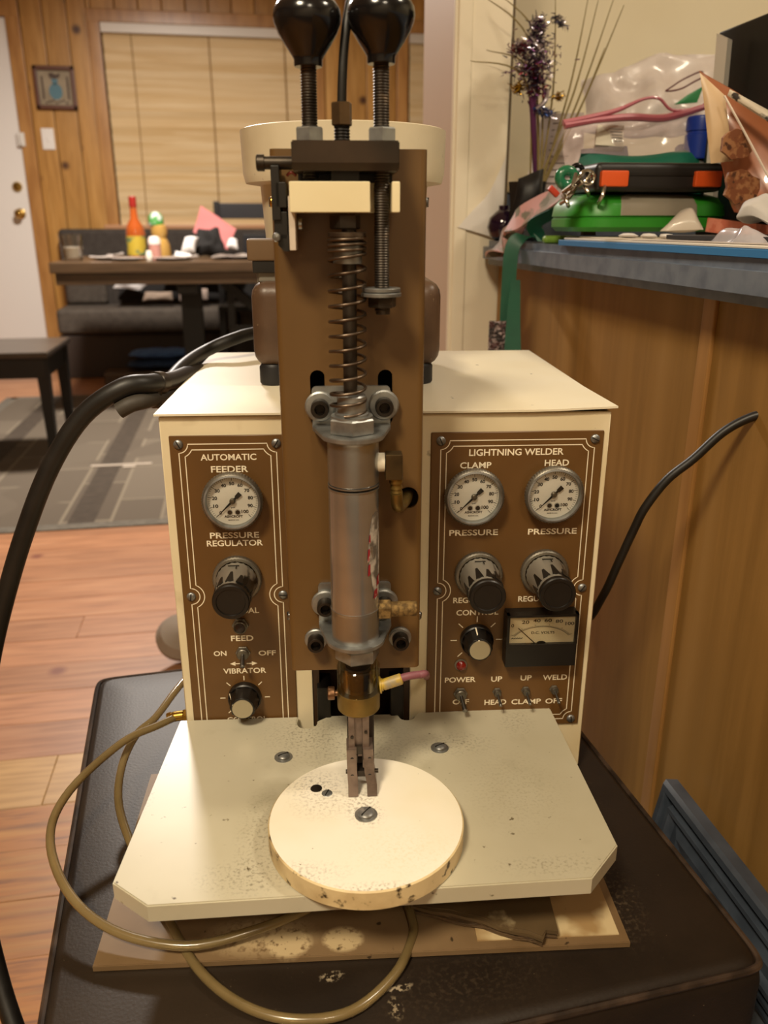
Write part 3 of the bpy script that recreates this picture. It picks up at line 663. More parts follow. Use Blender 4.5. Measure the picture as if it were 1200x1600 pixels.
def toggle(x, z, r, L, dx=0):
    b = mm(); b.hexa((0, 0, 0), (0, -1.8, 0), r * 1.02, .3); b.lathe([(r * .8, 1.8), (r * .8, 5), (r * .7, 5.6), (r * .45, 5.2)], (0, 0, 0), (0, -1, 0), 20, cap0=False)
    k = b.build('toggle_switch', gauge_ring, mach, loc=(x * .001, -.002, z * .001))
    b = mm(); d = Vector((dx, -L * .86, -L * .5)); b.tube([(0, -4.6, 0), d * .5 + Vector((0, -4.6, 0)), d + Vector((0, -4.6, 0))], 1, 10, 2, rads=[r * .22, r * .3, r * .38])
    b.lathe([(r * .38, 0), (r * .3, .8), (.01, 1.1)], d + Vector((0, -4.6, 0)), d, 10); b.build('lever', steel, k)
toggle(-123.9, 134.8, 6.4, 11, .6); toggle(64.3, 88.4, 6.2, 14, 2); toggle(96.8, 89.3, 4, 11, 1); toggle(122.4, 89.8, 4, 11, 1.4); toggle(147.8, 90.2, 4, 11, 1.6)
b = mm(); b.hexa((0, 0, 0), (0, -3, 0), 7.2, .5); b.lathe([(5.6, 3), (5.6, 6.5), (4.8, 7), (4.2, 6)], (0, 0, 0), (0, -1, 0), 24, cap0=False)
pb = b.build('push_button', gauge_ring, mach, loc=(-.1245, -.002, .1612))
b = mm(); b.lathe([(4.1, 3), (4.1, 6), (3.4, 6.6), (.01, 6.8)], (0, 0, 0), (0, -1, 0), 20); b.build('plunger', M('dark_brown_button', '2a160e', .4), pb)
b = mm(); b.lathe([(5.6, 0), (5.6, 1.2), (4.6, 1.6)], (0, 0, 0), (0, -1, 0), 24); lm = b.build('indicator_lamp', gauge_ring, mach, loc=(.0638, -.002, .1172))
b = mm(); b.lathe([(4.4, 1.4), (4.2, 3.4), (2.6, 4.8), (.01, 5.2)], (0, 0, 0), (0, -1, 0), 20); b.build('lens', red_lens, lm, label='dark red lamp lens')

# voltmeter
b = mm(); b.span(99.5, 160.5, -15, 0, 121.5, 143.5, 1, 2); b.span(99.5, 160.5, -9.5, 0, 143, 170.8, .6, 1)
b.span(99.5, 102, -15, -9, 143, 170.8); b.span(158, 160.5, -15, -9, 143, 170.8); b.span(99.5, 160.5, -15, -9, 168.6, 170.8)
vm = b.build('voltmeter', black_plastic, mach, loc=(0, -.002, 0))
b = mm(); b.span(102, 158, -12.4, -12, 143.3, 168.6); b.build('scale_plate', M('meter_paper', 'ece4cc', .6), vm)
b = mm(); Y = -12.55; CX, CZ = 130, 139
for k in range(51):
    a = R(148 - 116 * k / 50); c, s_ = math.cos(a), math.sin(a); ex = 1.02
    q = lambda r: (CX + r * 1.02 * c, CZ + r * .68 * s_ + 1.5); b.strip([q(26.6), q(30.2 if k % 10 == 0 else 28.6)], .3, Y, False)
b.strip([(CX + 26.6 * 1.02 * math.cos(R(148 - 116 * k / 30)), CZ + 26.6 * .72 * math.sin(R(148 - 116 * k / 30)) * .68 / .72 + 1.5) for k in range(31)], .3, Y, False)
for t, x, z, w_ in (('0', 104.8, 160.2, 2.4), ('20', 115.6, 163.2, 6.4), ('40', 125.2, 164.4, 6.4), ('60', 134.8, 164.4, 6.4), ('80', 144.4, 163.4, 6.4), ('100', 153.6, 161, 7.6)): b.text(t, x, z, w_, Y, 3.2, .02)
b.text('D.C. VOLTS', 131, 153, 20, Y, 2.4, .02)
for k in range(5): b.strip([(104 + 2 * k, 147.6), (105.8 + 2 * k, 148.6)], .8, Y, False)
b.build('scale_print', M('meter_ink', '3a3226', .6), vm)
b = mm(); b.strip([(124.5, 143.4), (109.5, 158)], .7, -13, False); b.lathe([(6, 0), (6, .8), (5, 1)], (130, -12.4, 139.2), (0, -1, 0), 24); b.build('needle', black_ink, vm)
b = mm(); b.span(101.6, 158.4, -14.6, -14.3, 143.4, 169); b.build('window', clear_lens, vm)

# column: bent sheet channel with slots, holes
def arcp(cx, cy, r, a0, a1, k=6): return [(cx + r * math.cos(R(a0 + (a1 - a0) * i / k)), cy + r * math.sin(R(a0 + (a1 - a0) * i / k))) for i in range(k + 1)]
out = [(-77.5, 0)] + arcp(-73, -80.5, 4.5, 180, 270) + arcp(14.5, -80.5, 4.5, 270, 360) + [(19, 0)]
inn = [(16.5, 0)] + arcp(14.5, -80.5, 2, 360, 270) + arcp(-73, -80.5, 2, 270, 180) + [(-75, 0)]
b = mm(); b.prism(out + inn, 164, 523, 'xy')
col = b.build('column', brown_column, mach, label='tall brown sheet metal column with dark slots')
def cutter(pts, name):
    c = mm(); c.prism(pts, -95, -70, 'xz'); o = c.build(name, brown_column, mach); return o
slot = lambda x, z: [(x + 5 * math.cos(a), z + (8 if math.sin(a) > 0 else -20) + 5 * math.sin(a)) for a in [i * math.pi / 8 for i in range(16)]]
cuts = [cutter(slot(-52, 376), 'cut'), cutter(slot(-7, 376), 'cut'), cutter([(9 + 7.5 * math.cos(i * math.pi / 12), 299 + 8 * math.sin(i * math.pi / 12)) for i in range(24)], 'cut')]
for c in cuts:
    md = col.modifiers.new('b', 'BOOLEAN'); md.object = c; md.operation = 'DIFFERENCE'; md.solver = 'EXACT'
dg = bpy.context.evaluated_depsgraph_get(); me = bpy.data.meshes.new_from_object(col.evaluated_get(dg)); col.modifiers.clear(); col.data = me
me.polygons.foreach_set('use_smooth', [True] * len(me.polygons)); me.set_sharp_from_angle(angle=R(30))
for c in cuts: bpy.data.objects.remove(c)
b = mm(); b.span(-75, 16.5, -4, -1, 150, 520); b.build('column_back', black_steel, mach)
for x, z, ax, mt in ((-78, 203.5, (-1, 0, 0), steel), (19.5, 201, (1, 0, 0), steel), (-78, 493, (-1, 0, 0), bright_brass), (19.5, 493, (1, 0, 0), chrome_dull)):
    screw(col, x + ax[0] * -.6, -72, z, 3.4, .4, mt, ax, 2.4)

# crosshead at the top, adjusting rods with ball knobs
b = mm(); b.prism([(-128, 524), (-128, 512.5), (-124, 508.5), (-90, 508.5), (-90, 524)], -62, -1.4, 'yz', .7)
ch = b.build('crosshead', oiled_steel, mach)
b = mm(); b.span(-60.5, -2.8, -85.5, -84, 500, 512); b.span(-40, -24, -118, -104, 503, 509); b.build('clamp_block', black_steel, ch)
def knob_rod(x, rz0, rz1, knob_z, kx, nutz):
    b = mm(); b.thread((x, -112, rz0), (kx, -112, rz1), 4.7, 1.5, .5, 16)
    rod = b.build('adjusting_rod', dark_steel, mach)
    b = mm(); pr = [(7.6, 0), (8, .8), (8, 3.6), (9.0, 5.4), (12.6, 10.4), (16.2, 16), (18.3, 21), (18.8, 24), (18.2, 28), (15.8, 31.6), (11.4, 34.2), (6, 36), (.01, 36.5)]
    b.lathe(pr, (kx, -112, knob_z), (0, 0, 1), 40); b.build('ball_knob', phenolic, rod, label='glossy black ball knob')
    b = mm(); b.hexa((x, -112, nutz), (x, -112, nutz + 8), 8.6, .8, .5); b.build('hex_nut', zinc, rod)
    return rod
knob_rod(-51.9, 505, 565, 562.6, -51.6, 524)
r2 = knob_rod(-10.5, 429.5, 567, 564.4, -10.9, 524)
b = mm(); b.cyl((-11, -112, 441), (-11, -112, 443.4), 11.8, n=32, ch=.4); b.cyl((-11, -112, 438.2), (-11, -112, 440.6), 12.3, n=32, ch=.4); b.build('washer', zinc, r2)
b = mm(); b.hexa((-10.4, -112, 431.8), (-10.4, -112, 438), 8.8, .6, .2); b.cyl((-10, -112, 427.6), (-10, -112, 432), 4.4); b.build('lock_nut', dark_steel, r2)
# air fitting between the rods
b = mm(); b.thread((-33.4, -112, 523), (-33.4, -112, 533), 4.7, 1.6); b.build('fitting_thread', black_steel, mach)
b = mm(); b.hexa((-33.4, -112, 532.8), (-33.4, -112, 545), 6.1, .6, .3); b.build('tube_nut', M('tube_nut', '7a6247', .42, .85, var=('55452f', 40, .4, .7)), mach)
b = mm(); b.tube([(-33.4, -112, 544), (-32.6, -112, 560), (-30.6, -110, 580), (-26.5, -105, 600), (-20, -95, 620)], 2.7, 12); b.build('air_tube', black_rubber, mach, label='thin black air tube curving up between the knobs')

# stop block of cream plastic with a slot for the right rod
b = mm(); b.span(-64.2, -17.8, -124, -94, 486.2, 503, .8); b.span(-5.4, -.6, -124, -94, 486.2, 503, .8); b.span(-18, -5.2, -104, -94, 486.2, 503)
b.build('stop_block', cream_plastic, mach, label='cream plastic stop block')
# limit switch at the left of the block
b = mm(); b.span(-75.2, -70.2, -112, -88, 482, 512, .6); b.span(-73, -66.6, -112, -90, 489, 503, .5); b.span(-74.6, -66.4, -110, -90, 471, 487, .8); b.prism([(-72.5, 474), (-66.2, 474), (-66.2, 464.5), (-69, 464.5), (-72.5, 468)], -110, -92, 'xz')
ls = b.build('limit_switch', black_plastic, mach)
b = mm(); b.span(-65.6, -61.6, -113, -92, 465, 495.5, .4, 1); b.build('trip_plate', M('pale_plastic', 'cdbfae', .5), ls, label='pale plastic trip plate')
b = mm(); b.cyl((-81, -106, 513.6), (-62, -106, 513.6), 3.6, n=18); b.lathe([(4.6, 0), (4.6, 4), (3.8, 4.6)], (-79, -106, 513.6), (-1, 0, 0), 18); b.build('pivot_pin', dark_steel, ls)
b = mm(); b.cyl((-60.5, -106, 480), (-57.8, -106, 480), 3.6, n=16, ch=.4); b.lathe([(2.8, 0), (2.2, 1.4), (.01, 1.8)], (-73, -112, 472.6), (0, -1, 0), 16); b.build('nut', steel, ls)
b = mm(); b.tube([(-66, -104, 507), (-63.5, -106, 508.6), (-61, -104, 507)], .9, 8); b.build('wire', M('red_wire', '7a2f22', .5), ls)

# spring and plunger rod
b = mm(); b.cyl((-30.7, -112, 352), (-30.2, -112, 478), 4.4, n=20)
rod = b.build('plunger_rod', dark_steel, mach)
b = mm(); b.hexa((-32.5, -112, 477), (-32.5, -112, 485.5), 9.3, .8, .2); b.build('jam_nut', oiled_steel, rod)
b = mm(); b.cyl((-31.4, -112, 472.6), (-31.4, -112, 475.4), 11.6, n=32, ch=.4); b.build('washer', spring_steel, rod)
b = mm(); b.lathe([(8.8, 0), (8.8, 12), (5, 14)], (-31.2, -112, 457.6), (0, 0, 1), 28); b.build('collar', zinc, rod)
pts = []; turns = 14.2; k = 26
for i in range(int(turns * k) + 1):
    t = i / k
    if t < 3: z = 472 - t * 3.0
    elif t < 12.2: z = 463 - (t - 3) * 9.05
    else: z = 379.7 - (t - 12.2) * 7
    f = t / turns; a = 2 * math.pi * t + .6
    pts.append((-31.4 + f * -.8 + 11 * math.cos(a), -112 - 11 * math.sin(a), z))
b = mm(); b.tube(pts, 1.05, 8, 1); b.build('coil_spring', spring_steel, mach, sharp=80)

# air cylinder
CXc, CYc = -29.4, -112
b = mm(); b.lathe([(16.4, 0), (16.7, .5), (16.7, 27.5), (16.3, 28.2), (16.3, 29)], (CXc, CYc, 320), (0, 0, 1), 48)
b.lathe([(17, 0), (17, 1)], (CXc, CYc, 318.6), (0, 0, 1), 48); b.lathe([(17, 0), (17, 1.1)], (CXc, CYc, 316.2), (0, 0, 1), 48)
cyl = b.build('air_cylinder', alu, mach)
b = mm(); b.lathe([(16, 0), (16.6, .8), (16.6, 26), (17, 27), (17, 28.4)], (CXc, CYc, 201.5), (0, 0, 1), 48); b.build('lower_head', alu, cyl)
b = mm(); b.lathe([(16.7, 0), (16.7, 87)], (CXc, CYc, 229.6), (0, 0, 1), 64); b.build('barrel', alu_tube, cyl, label='polished metal cylinder barrel')
def cyl_patch(pts, mats_, name, z0, r=16.9):
    b = mm(); n = len(pts); vs = [(CXc + r * math.sin(R(a)), CYc - r * math.cos(R(a)), z) for a, z in pts]
    c = (CXc + r * 1.004 * math.sin(R(sum(a for a, _ in pts) / n)), CYc - r * 1.004 * math.cos(R(sum(a for a, _ in pts) / n)), sum(z for _, z in pts) / n)
    b.mesh(vs + [c], [(i, (i + 1) % n, n) for i in range(n)]); return b.build(name, mats_, cyl)
cyl_patch([(38, 292), (46, 300), (58, 302), (70, 300), (76, 285), (77, 262), (70, 243), (55, 238), (46, 246), (40, 258), (34, 268), (33, 280)], sticker_white, 'torn_sticker', 0)
for aa in ((33, 281, 38, 288), (29, 268, 36, 278), (30, 258, 37, 267), (47, 240, 62, 247), (58, 248, 74, 256)):
    cyl_patch([(aa[0], aa[1]), (aa[2], aa[1] + 1), (aa[2], aa[3]), (aa[0] + 2, aa[3] - 1)], sticker_red, 'sticker_print', 0, 17.15)
b = mm(); b.hexa((-29.9, CYc, 353.4), (-29.9, CYc, 363.6), 15.8, 1, .5); b.lathe([(13.4, 0), (13.4, 1.2)], (-29.9, CYc, 363.4), (0, 0, 1), 32); b.build('gland_nut', zinc, cyl)
b = mm(); b.lathe([(10.8, 0), (10.8, 2), (9.4, 3), (9.4, 13), (8.6, 14)], (-29.9, CYc, 364), (0, 0, 1), 32); b.build('bushing', zinc, cyl)
b = mm(); b.hexa((-28.2, CYc, 189.6), (-28.2, CYc, 200), 16, 1.2, .2); b.build('lower_nut', zinc, cyl)
b = mm(); b.cyl((-28, CYc, 181), (-28, CYc, 190), 8.6, n=24); b.build('neck', black_steel, cyl)

def bracket(zp0, zp1, zf, xL, xR, bolts):
    b = mm(); r = 3
    b.prism(arcp(xL + r, zp1 - r, r, 180, 90, 4) + arcp(xR - r, zp1 - r, r, 90, 0, 4) + [(xR, zp0), (xL, zp0)], -88.2, -85.2, 'xz')
    cx = CXc; arc = [(cx + 21 * math.cos(R(a)), CYc + 21 * math.sin(R(a))) for a in range(205, 336, 10)]
    b.prism([(xL, -85.2), (xL, -93)] + arc + [(xR, -93), (xR, -85.2)], zf, zf + 3.4, 'xy', .5)
    k = b.build('mounting_bracket', zinc, mach)
    for x, z in bolts: socket_bolt(k, x, -88.2, z)
    return k
def socket_bolt(parent, x, y, z, big=10.2):
    b = mm(); b.lathe([(big * .55, 0), (big, 0), (big, 1.6), (big * .9, 2.2), (big * .9, 3.2), (big * .5, 3.6)], (0, 0, 0), (0, -1, 0), 28, cap0=False)
    w_ = b.build('washer', zinc, parent, loc=(x * .001, y * .001, z * .001))
    b = mm(); b.lathe([(6, 3.2), (6, 11), (5.4, 11.8), (3.6, 11.8)], (0, 0, 0), (0, -1, 0), 24, cap0=False, cap1=False); b.lathe([(3.6, 11.8), (3.6, 6)], (0, 0, 0), (0, -1, 0), 6, cap0=False)
    o = b.build('socket_bolt', [dark_steel], parent, loc=(x * .001, y * .001, z * .001)); return w_
bracket(352, 378.6, 350, -56, -3.8, [(-50.6, 365.4), (-8.2, 366)])
bracket(206, 236, 203.2, -55.5, -3, [(-50.4, 221), (-8, 221)])
for x, z in ((-58.2, 190.6), (4, 190.4)): socket_bolt(col, x, -85.2, z, 8.4)

# elbow at the top port, muffler at the lower port
b = mm(); b.lathe([(5.6, 0), (6.2, .6), (6.2, 6)], (-15, CYc, 333), (1, 0, 0), 20); el = b.build('port_elbow', tape_white, mach, label='brass elbow with white thread tape')
b = mm(); b.span(-8.6, 2.6, -117.6, -106.4, 322, 339.4, .9); b.build('elbow_body', M('elbow_body', '5f4d30', .45, .75, var=('40331f', 40, .4, .7)), el)
b = mm(); b.lathe([(4.6, 0), (4.6, 4), (3.6, 4.6), (3.6, 6), (4.2, 8), (3.2, 8.4), (4, 11), (3, 11.4), (3.8, 14), (2.6, 15)], (-1.4, CYc, 323), (.04, .1, -1), 16); b.tube([(-1, -111.4, 312), (0, -108, 302), (3, -98, 298), (8, -84, 299), (10, -70, 300)], 4.2, 12); b.build('barb_hose', brass, el)
b = mm(); b.hexa((-13.4, CYc, 226.4), (-4.6, CYc, 226.4), 7.4, .6); b.lathe([(5.4, 0), (5.4, 17.5), (4.8, 18.2)], (-4.6, CYc, 226.4), (1, 0, .02), 22); b.build('exhaust_muffler', bronze_sinter, mach)

# clear cup, brass ring, electrode holder and jaws
b = mm(); b.lathe([(15.3, 0), (15.3, 19.6), (14.6, 20.4), (12.8, 20.4), (12.8, 2)], (-27.6, CYc, 163.4), (0, 0, 1), 40, cap0=False, cap1=False); cup = b.build('clear_cup', cup_clear, mach)
b = mm(); b.lathe([(7, 0), (7, 12), (9, 13), (9, 19)], (-28, CYc, 164), (0, 0, 1), 20); b.build('cup_core', dark_steel, cup)
b = mm(); b.lathe([(14.6, 0), (15.4, 1), (15.4, 15), (14.8, 15.4)], (-27.7, CYc, 148.4), (0, 0, 1), 44); br = b.build('brass_ring', brass, mach)
b = mm(); b.cyl((-43, CYc, 160.4), (-45, CYc, 160.4), 2.2, n=12); b.lathe([(4.4, 0), (4.6, .5), (4.6, 4.4), (4, 5)], (-45, CYc, 160.4), (-1, 0, 0), 26, amp=.06); b.build('thumb_screw', M('copper_screw', '7a5a40', .42, .85), br)
b = mm(); b.lathe([(6.2, 0), (6.2, 1.2), (4.6, 1.4), (4.6, 2.6)], (-12.6, CYc, 166), (1, 0, .1), 20); b.lathe([(3.6, 0), (4.2, 1), (4.2, 14), (3.2, 15)], (-10.4, CYc, 166), (1, 0, .34), 18); b.build('hose_ferrule', ferrule_yellow, br)
b = mm(); b.tube([(2.4, CYc, 171), (9, -112, 172.8), (16, -110, 172.4), (21, -106, 170.5), (25.5, -72, 149), (30, -36, 127), (33.6, -4, 107)], 2.9, 12); b.build('pink_hose', pink_hose, mach, label='thin dusty pink rubber hose')
b = mm(); b.span(-36.5, -16.5, -109, -99, 70.5, 150, 1); b.build('backing_bar', M('backing_bar', '2f241c', .5, .5), mach)
copper = M('worn_copper', '86756a', .42, .6, var=[('5a4c42', 50, .42, .7), ('9c8a7c', 30, .6, .8)])
b = mm(); b.span(-35.6, -31, -124, -109, 104, 149, .6); b.span(-25.6, -20.6, -124, -109, 104, 149, .6); b.span(-32, -24, -121, -109, 112, 149, .5)
hold = b.build('electrode_holder', copper, mach)
b = mm(); b.box((-28, -122, 119), (5, 3, 7), .4); b.box((-24.5, -123, 116), (2.4, 3, 9), .3); b.box((-30.2, -122.5, 112), (2.2, 3, 6), .3); b.cyl((-33, -125, 131), (-33, -122, 131), 1.2, n=10); b.cyl((-23, -125, 135), (-23, -122, 135), 1.2, n=10); b.build('clamp_fittings', dark_steel, hold)
def jaw(x0, x1, xb):
    b = mm(); vs = []
    pr = [(122, -127, -112, x0), (104, -128.5, -114, x0 * .7 + xb * .3), (94, -130.5, -117, xb), (87, -134, -121, xb)]
    for z, ya, yb, x in pr: vs += [(x - 3.6, ya, z), (x + 3.6, ya, z), (x + 3.6, yb, z), (x - 3.6, yb, z)]
    F = [(0, 1, 2, 3), (15, 14, 13, 12)]
    for k in range(3):
        for i in range(4): j = (i + 1) % 4; F.append((4 * k + i, 4 * k + j, 4 * k + 4 + j, 4 * k + 4 + i))
    b.mesh(vs, F); o = b.build('electrode_jaw', copper, mach, sharp=20)
    b = mm(); b.cyl((0, -129, 101), (0, -126.5, 101), 1.5, n=12); b.cyl((0, -127.6, 115), (0, -125.4, 115), 1.2, n=12); b.build('pin', black_steel, o, loc=((x0 * .6 + xb * .4) * .001, 0, 0))
jaw(-33.6, 0, -32.8); jaw(-21.6, 0, -19)
b = mm(); b.span(-29.4, -23, -126, -116, 98, 103, .4); b.cyl((-38, -122, 100), (-14, -122, 100), 1.6, n=10); b.build('jaw_pin', dark_steel, mach)

# work table of thick milky plastic, turntable disc
b = mm(); pl = [(-182, -3), (-79, -3)] + [(-71 + 9 * math.cos(R(a)), -12 + 9 * math.sin(R(a))) for a in range(170, 371, 20)] + [(-52, -3), (8, -3)] + [(16.5 + 7 * math.cos(R(a)), -6 + 7 * math.sin(R(a))) for a in range(170, 361, 20)] + [(27, -2), (146, 0), (151, -174), (124.5, -203), (-166, -211), (-193, -190)]
b.prism(pl, 56, 70, 'xy', .9)
wt = b.build('work_table', table_plastic, mach, label='thick milky plastic work table with clipped front corners')
for x, y in ((-88.6, -61), (40, -55.5)):
    b = mm(); b.lathe([(7.4, 0), (7.4, .5), (5.2, .7)], (x, y, 70), (0, 0, 1), 26); b.build('washer', zinc, wt)
    screw(wt, x, y, 70.5, 5.2, .5, chrome_dull, (0, 0, 1), 3)
b = mm(); b.lathe([(66.5, 0), (68.6, 1.2), (68.6, 14.6), (67.6, 15.6), (60, 15.8), (.01, 16)], (-24.3, -155, 70.2), (0, 0, 1), 96)
b.bm.faces.ensure_lookup_table()
for f in b.bm.faces:
    if f.calc_center_median().z < .0853 : f.material_index = 1
tt = b.build('turntable', [disc_plastic, disc_edge], mach, label='round white plastic turntable disc with stained rim')
b = mm(); b.lathe([(8, 0), (8, 1), (6, 1.2)], (-24.2, -153, 86), (0, 0, 1), 28); b.build('washer', zinc, tt)
screw(tt, -24.2, -153, 87, 6, .9, chrome_dull, (0, 0, 1), 3)
screw(tt, -52, -128, 85.8, 4, 1.2, zinc, (0, 0, 1), 1.2)
b = mm(); b.lathe([(4.4, 0), (4.2, .3), (.01, .4)], (-60, -122, 86), (0, 0, 1), 20); b.build('rusty_plug', dark_steel, tt)
# brass hose fitting on the left side of the cabinet
b = mm(); b.hexa((-178, 20, 60), (-184, 20, 60), 6, .5); b.cyl((-184, 20, 60), (-192, 20, 59), 4.6, n=18); b.lathe([(4.8, 0), (4.2, 3), (5, 3.4), (4.2, 7)], (-192, 20, 59), (-1, -.1, -.1), 16); b.build('side_fitting', bright_brass, mach)

# wedge of splintered dark board lying on the base plate
b = mm(); 
for dz, jit, k0 in ((0, 0, 0), (2.6, 2.5, 1), (5, -1.5, 2)):
    fr = [(8 + jit * .6, -164 + jit * .3)] + [(8 + (96 - 8) * t + rng.uniform(-1, 1), -164 - 33 * t + rng.uniform(-1.6, 1.6) + jit * .4) for t in (.15, .3, .42, .55, .68, .8, .9)] + [(96, -198 + jit), (100, -191 + jit * .5), (108, -192 + jit)]
    b.prism(fr + [(112, -110), (20, -105)], dz, dz + 2.5, 'xy'); b.mi = 0 if dz < 2 else 1
b.mi = 1; b.prism(fr[:1] + [(x, y + 3) for x, y in fr[1:-2]] + fr[-2:] + [(112, -110), (20, -105)], 7.5, 8.2, 'xy')
wdg = b.build('board_offcut', [splint, splint_top], label='x', loc=None)
wdg.location = Vector(ORG) + Vector((0, 0, .0068)); wdg.rotation_euler = (0, 0, MRZ)
tag(wdg, 'splintered dark brown board offcut lying on the base plate under the work table', 'board')

# vibratory bowl feeder standing on the lid behind the column
W = lambda x, y, z: Matrix.Translation(ORG) @ Matrix.Rotation(MRZ, 4, 'Z') @ Vector((x * .001, y * .001, z * .001))
bf = thing('bowl_feeder', 'cream feeder bowl on a brown cast drive unit with black feet behind the brown column', 'feeder', W(-30, 180, 344.3), MRZ)
b = mm(); b.box((0, 0, 52.5), (166, 160, 75), 14, 4); b.prism([(-60, 88), (60, 88), (56, 96), (-56, 96)], -60, 60, 'xz'); b.build('drive_base', brown_cast, bf)
for x in (-66, 64):
    for y in (-66, 64):
        b = mm(); b.lathe([(12, 0), (13, 1.5), (13, 15), (11, 18)], (x, y, 0), (0, 0, 1), 24); b.build('foot', rubber_foot, bf)
b = mm(); b.span(-84, -60, -76, -50, 106, 124, 2); b.build('spring_clamp', M('brown_metal', '6a5238', .45), bf)
b = mm(); b.span(-80, -58, -74, -52, 96, 107, 1); b.build('spacer_block', black_rubber, bf)
b = mm(); b.span(-78, -40, -60, 50, 86, 98, 1); b.span(-76, -50, -70, 60, 88, 122, 2); b.build('leaf_spring', M('grey_paint', '8a857a', .5, .3), bf)
b = mm(); b.lathe([(60, 118), (73, 122), (76, 168), (89, 170), (91, 178), (92, 213), (89.5, 214), (88.5, 208), (86, 176), (.01, 172)], (0, 0, 0), (0, 0, 1), 64); b.build('bowl', M('bowl_cream', 'd8ccb0', .4, var=('c4b696', 14, .45, .8), specks=[('6a5a44', 90, .70, .78)]), bf, label='cream cast bowl')

# ================================================================ DINING AREA
wood_dark = M('table_wood', '503c28', .42, var=[('3d2d1c', 5, .4, .7), ('634b32', 3, .5, .8)], stretch=(1, 12, 12), rnd=.06)
black_wood = M('black_wood', '090706', .5, var=('0f0c0a', 8, .4, .7))
T0, T1, TY0, TY1, TZ = -.885, 1.15, 4.25, 5.1, .757
tb = thing('dining_table', 'long rustic brown plank dining table with black trestle legs', 'table', ((T0 + T1) / 2, (TY0 + TY1) / 2, 0)); hx = (T1 - T0) / 2
for i in range(5):
    y0 = -.425 + i * .17; MB().span(-hx, hx, y0 + .001, y0 + .169, TZ - .05, TZ, .004).build('plank', wood_dark, tb)
MB().span(-hx + .02, hx - .02, -.41, .41, TZ - .105, TZ - .05, .003).build('apron', wood_dark, tb)
for x, lab in ((-.39, 1), (.95, 1)):
    b = MB(); b.span(x - .055, x + .055, -.06, .06, .0048, TZ - .1, .004); b.span(x - .05, x + .05, -.34, .34, .0048, .07, .004); b.span(x - .05, x + .05, -.34, .34, TZ - .16, TZ - .105, .004); b.build('trestle', black_wood, tb)
b = MB(); b.tube([(-.22, 0, TZ - .12), (.12, 0, .36)], .035, 4, 1); b.span(-.2, .95, -.03, .03, .33, .40, .003); b.span(-.2, -.165, -.025, .025, .36, TZ - .11); b.build('brace', black_wood, tb)

sf = thing('settee', 'dark grey upholstered settee along the wall behind the dining table', 'sofa', (-.1, 5.66, 0)); grey_f = M('grey_fabric', '3d3630', .85, var=('322b25', 30, .4, .7)); grey_f2 = M('grey_fabric_light', '50483f', .85, var=('433b33', 30, .4, .7))
MB().span(-1.03, 1.2, -.2, .26, .0, .27, .01).build('base', M('settee_base', '33271f', .7), sf)
for i in range(2): MB().span(-1.03 + i * 1.12, .08 + i * 1.12, -.22, .14, .275, .432, .03, 3).build('seat_cushion', grey_f2, sf)
MB().span(-1.03, 1.2, .14, .26, .27, .90, .03, 3).build('backrest', grey_f, sf)
MB().span(-1.01, -.75, .06, .138, .434, .74, .03, 3).build('side_cushion', grey_f2, sf)

ch = thing('dining_chair', 'black dining chair with a flat top rail behind the table', 'chair', (.08, 5.275, 0))
for x in (-.19, .19):
    MB().span(x - .018, x + .018, .1, .14, 0, 1.06, .004).build('back_post', black_wood, ch); MB().span(x - .018, x + .018, -.22, -.18, 0, .45, .004).build('front_leg', black_wood, ch)
MB().span(-.19, .19, .108, .132, .96, 1.05, .004).build('top_rail', M('chair_grey', '26262a', .4), ch); MB().span(-.04, .19, .108, .132, .62, .87, .004).build('back_panel', M('chair_grey2', '1e1e22', .4), ch)
MB().span(-.21, .21, -.23, .14, .44, .47, .006).build('seat', black_wood, ch)
bl = thing('low_platform', 'low brown wooden bench on the floor under the far side of the table', 'bench', (-.05, 5.225, 0)); 
b = MB(); b.span(-.78, .8, -.11, .11, .05, .085, .004); b.build('top_plank', wood_dark, bl)
MB().span(-.78, .8, -.11, -.08, .0, .05, .002).build('front_rail', wood_dark, bl); MB().span(-.78, .8, .08, .11, .0, .05, .002).build('rear_rail', wood_dark, bl)

bn = thing('black_bench', 'black wooden bench with painted grey highlights on its seat standing on the grey rug at left', 'bench', (-1.22, 3.62, 0)); hl = .47
MB().span(-hl, hl, -.24, .22, .435, .46, .006).build('seat', M('bench_seat', '3a322c', .3, var=('4c443c', 6, .4, .7), stretch=(1, 9, 9)), bn)  # grey-brown highlights of the black seat put into its colour
MB().span(-hl + .02, hl - .02, -.22, .2, .355, .434, .003).build('apron', black_wood, bn)
for x in (-1, 1):
    for y in (-.19, .18): b = MB(); b.lathe([(.022, 0), (.034, .43)], (x * (hl - .035), y, .0045), (0, 0, 1), 4, phase=.5); b.build('leg', black_wood, bn)

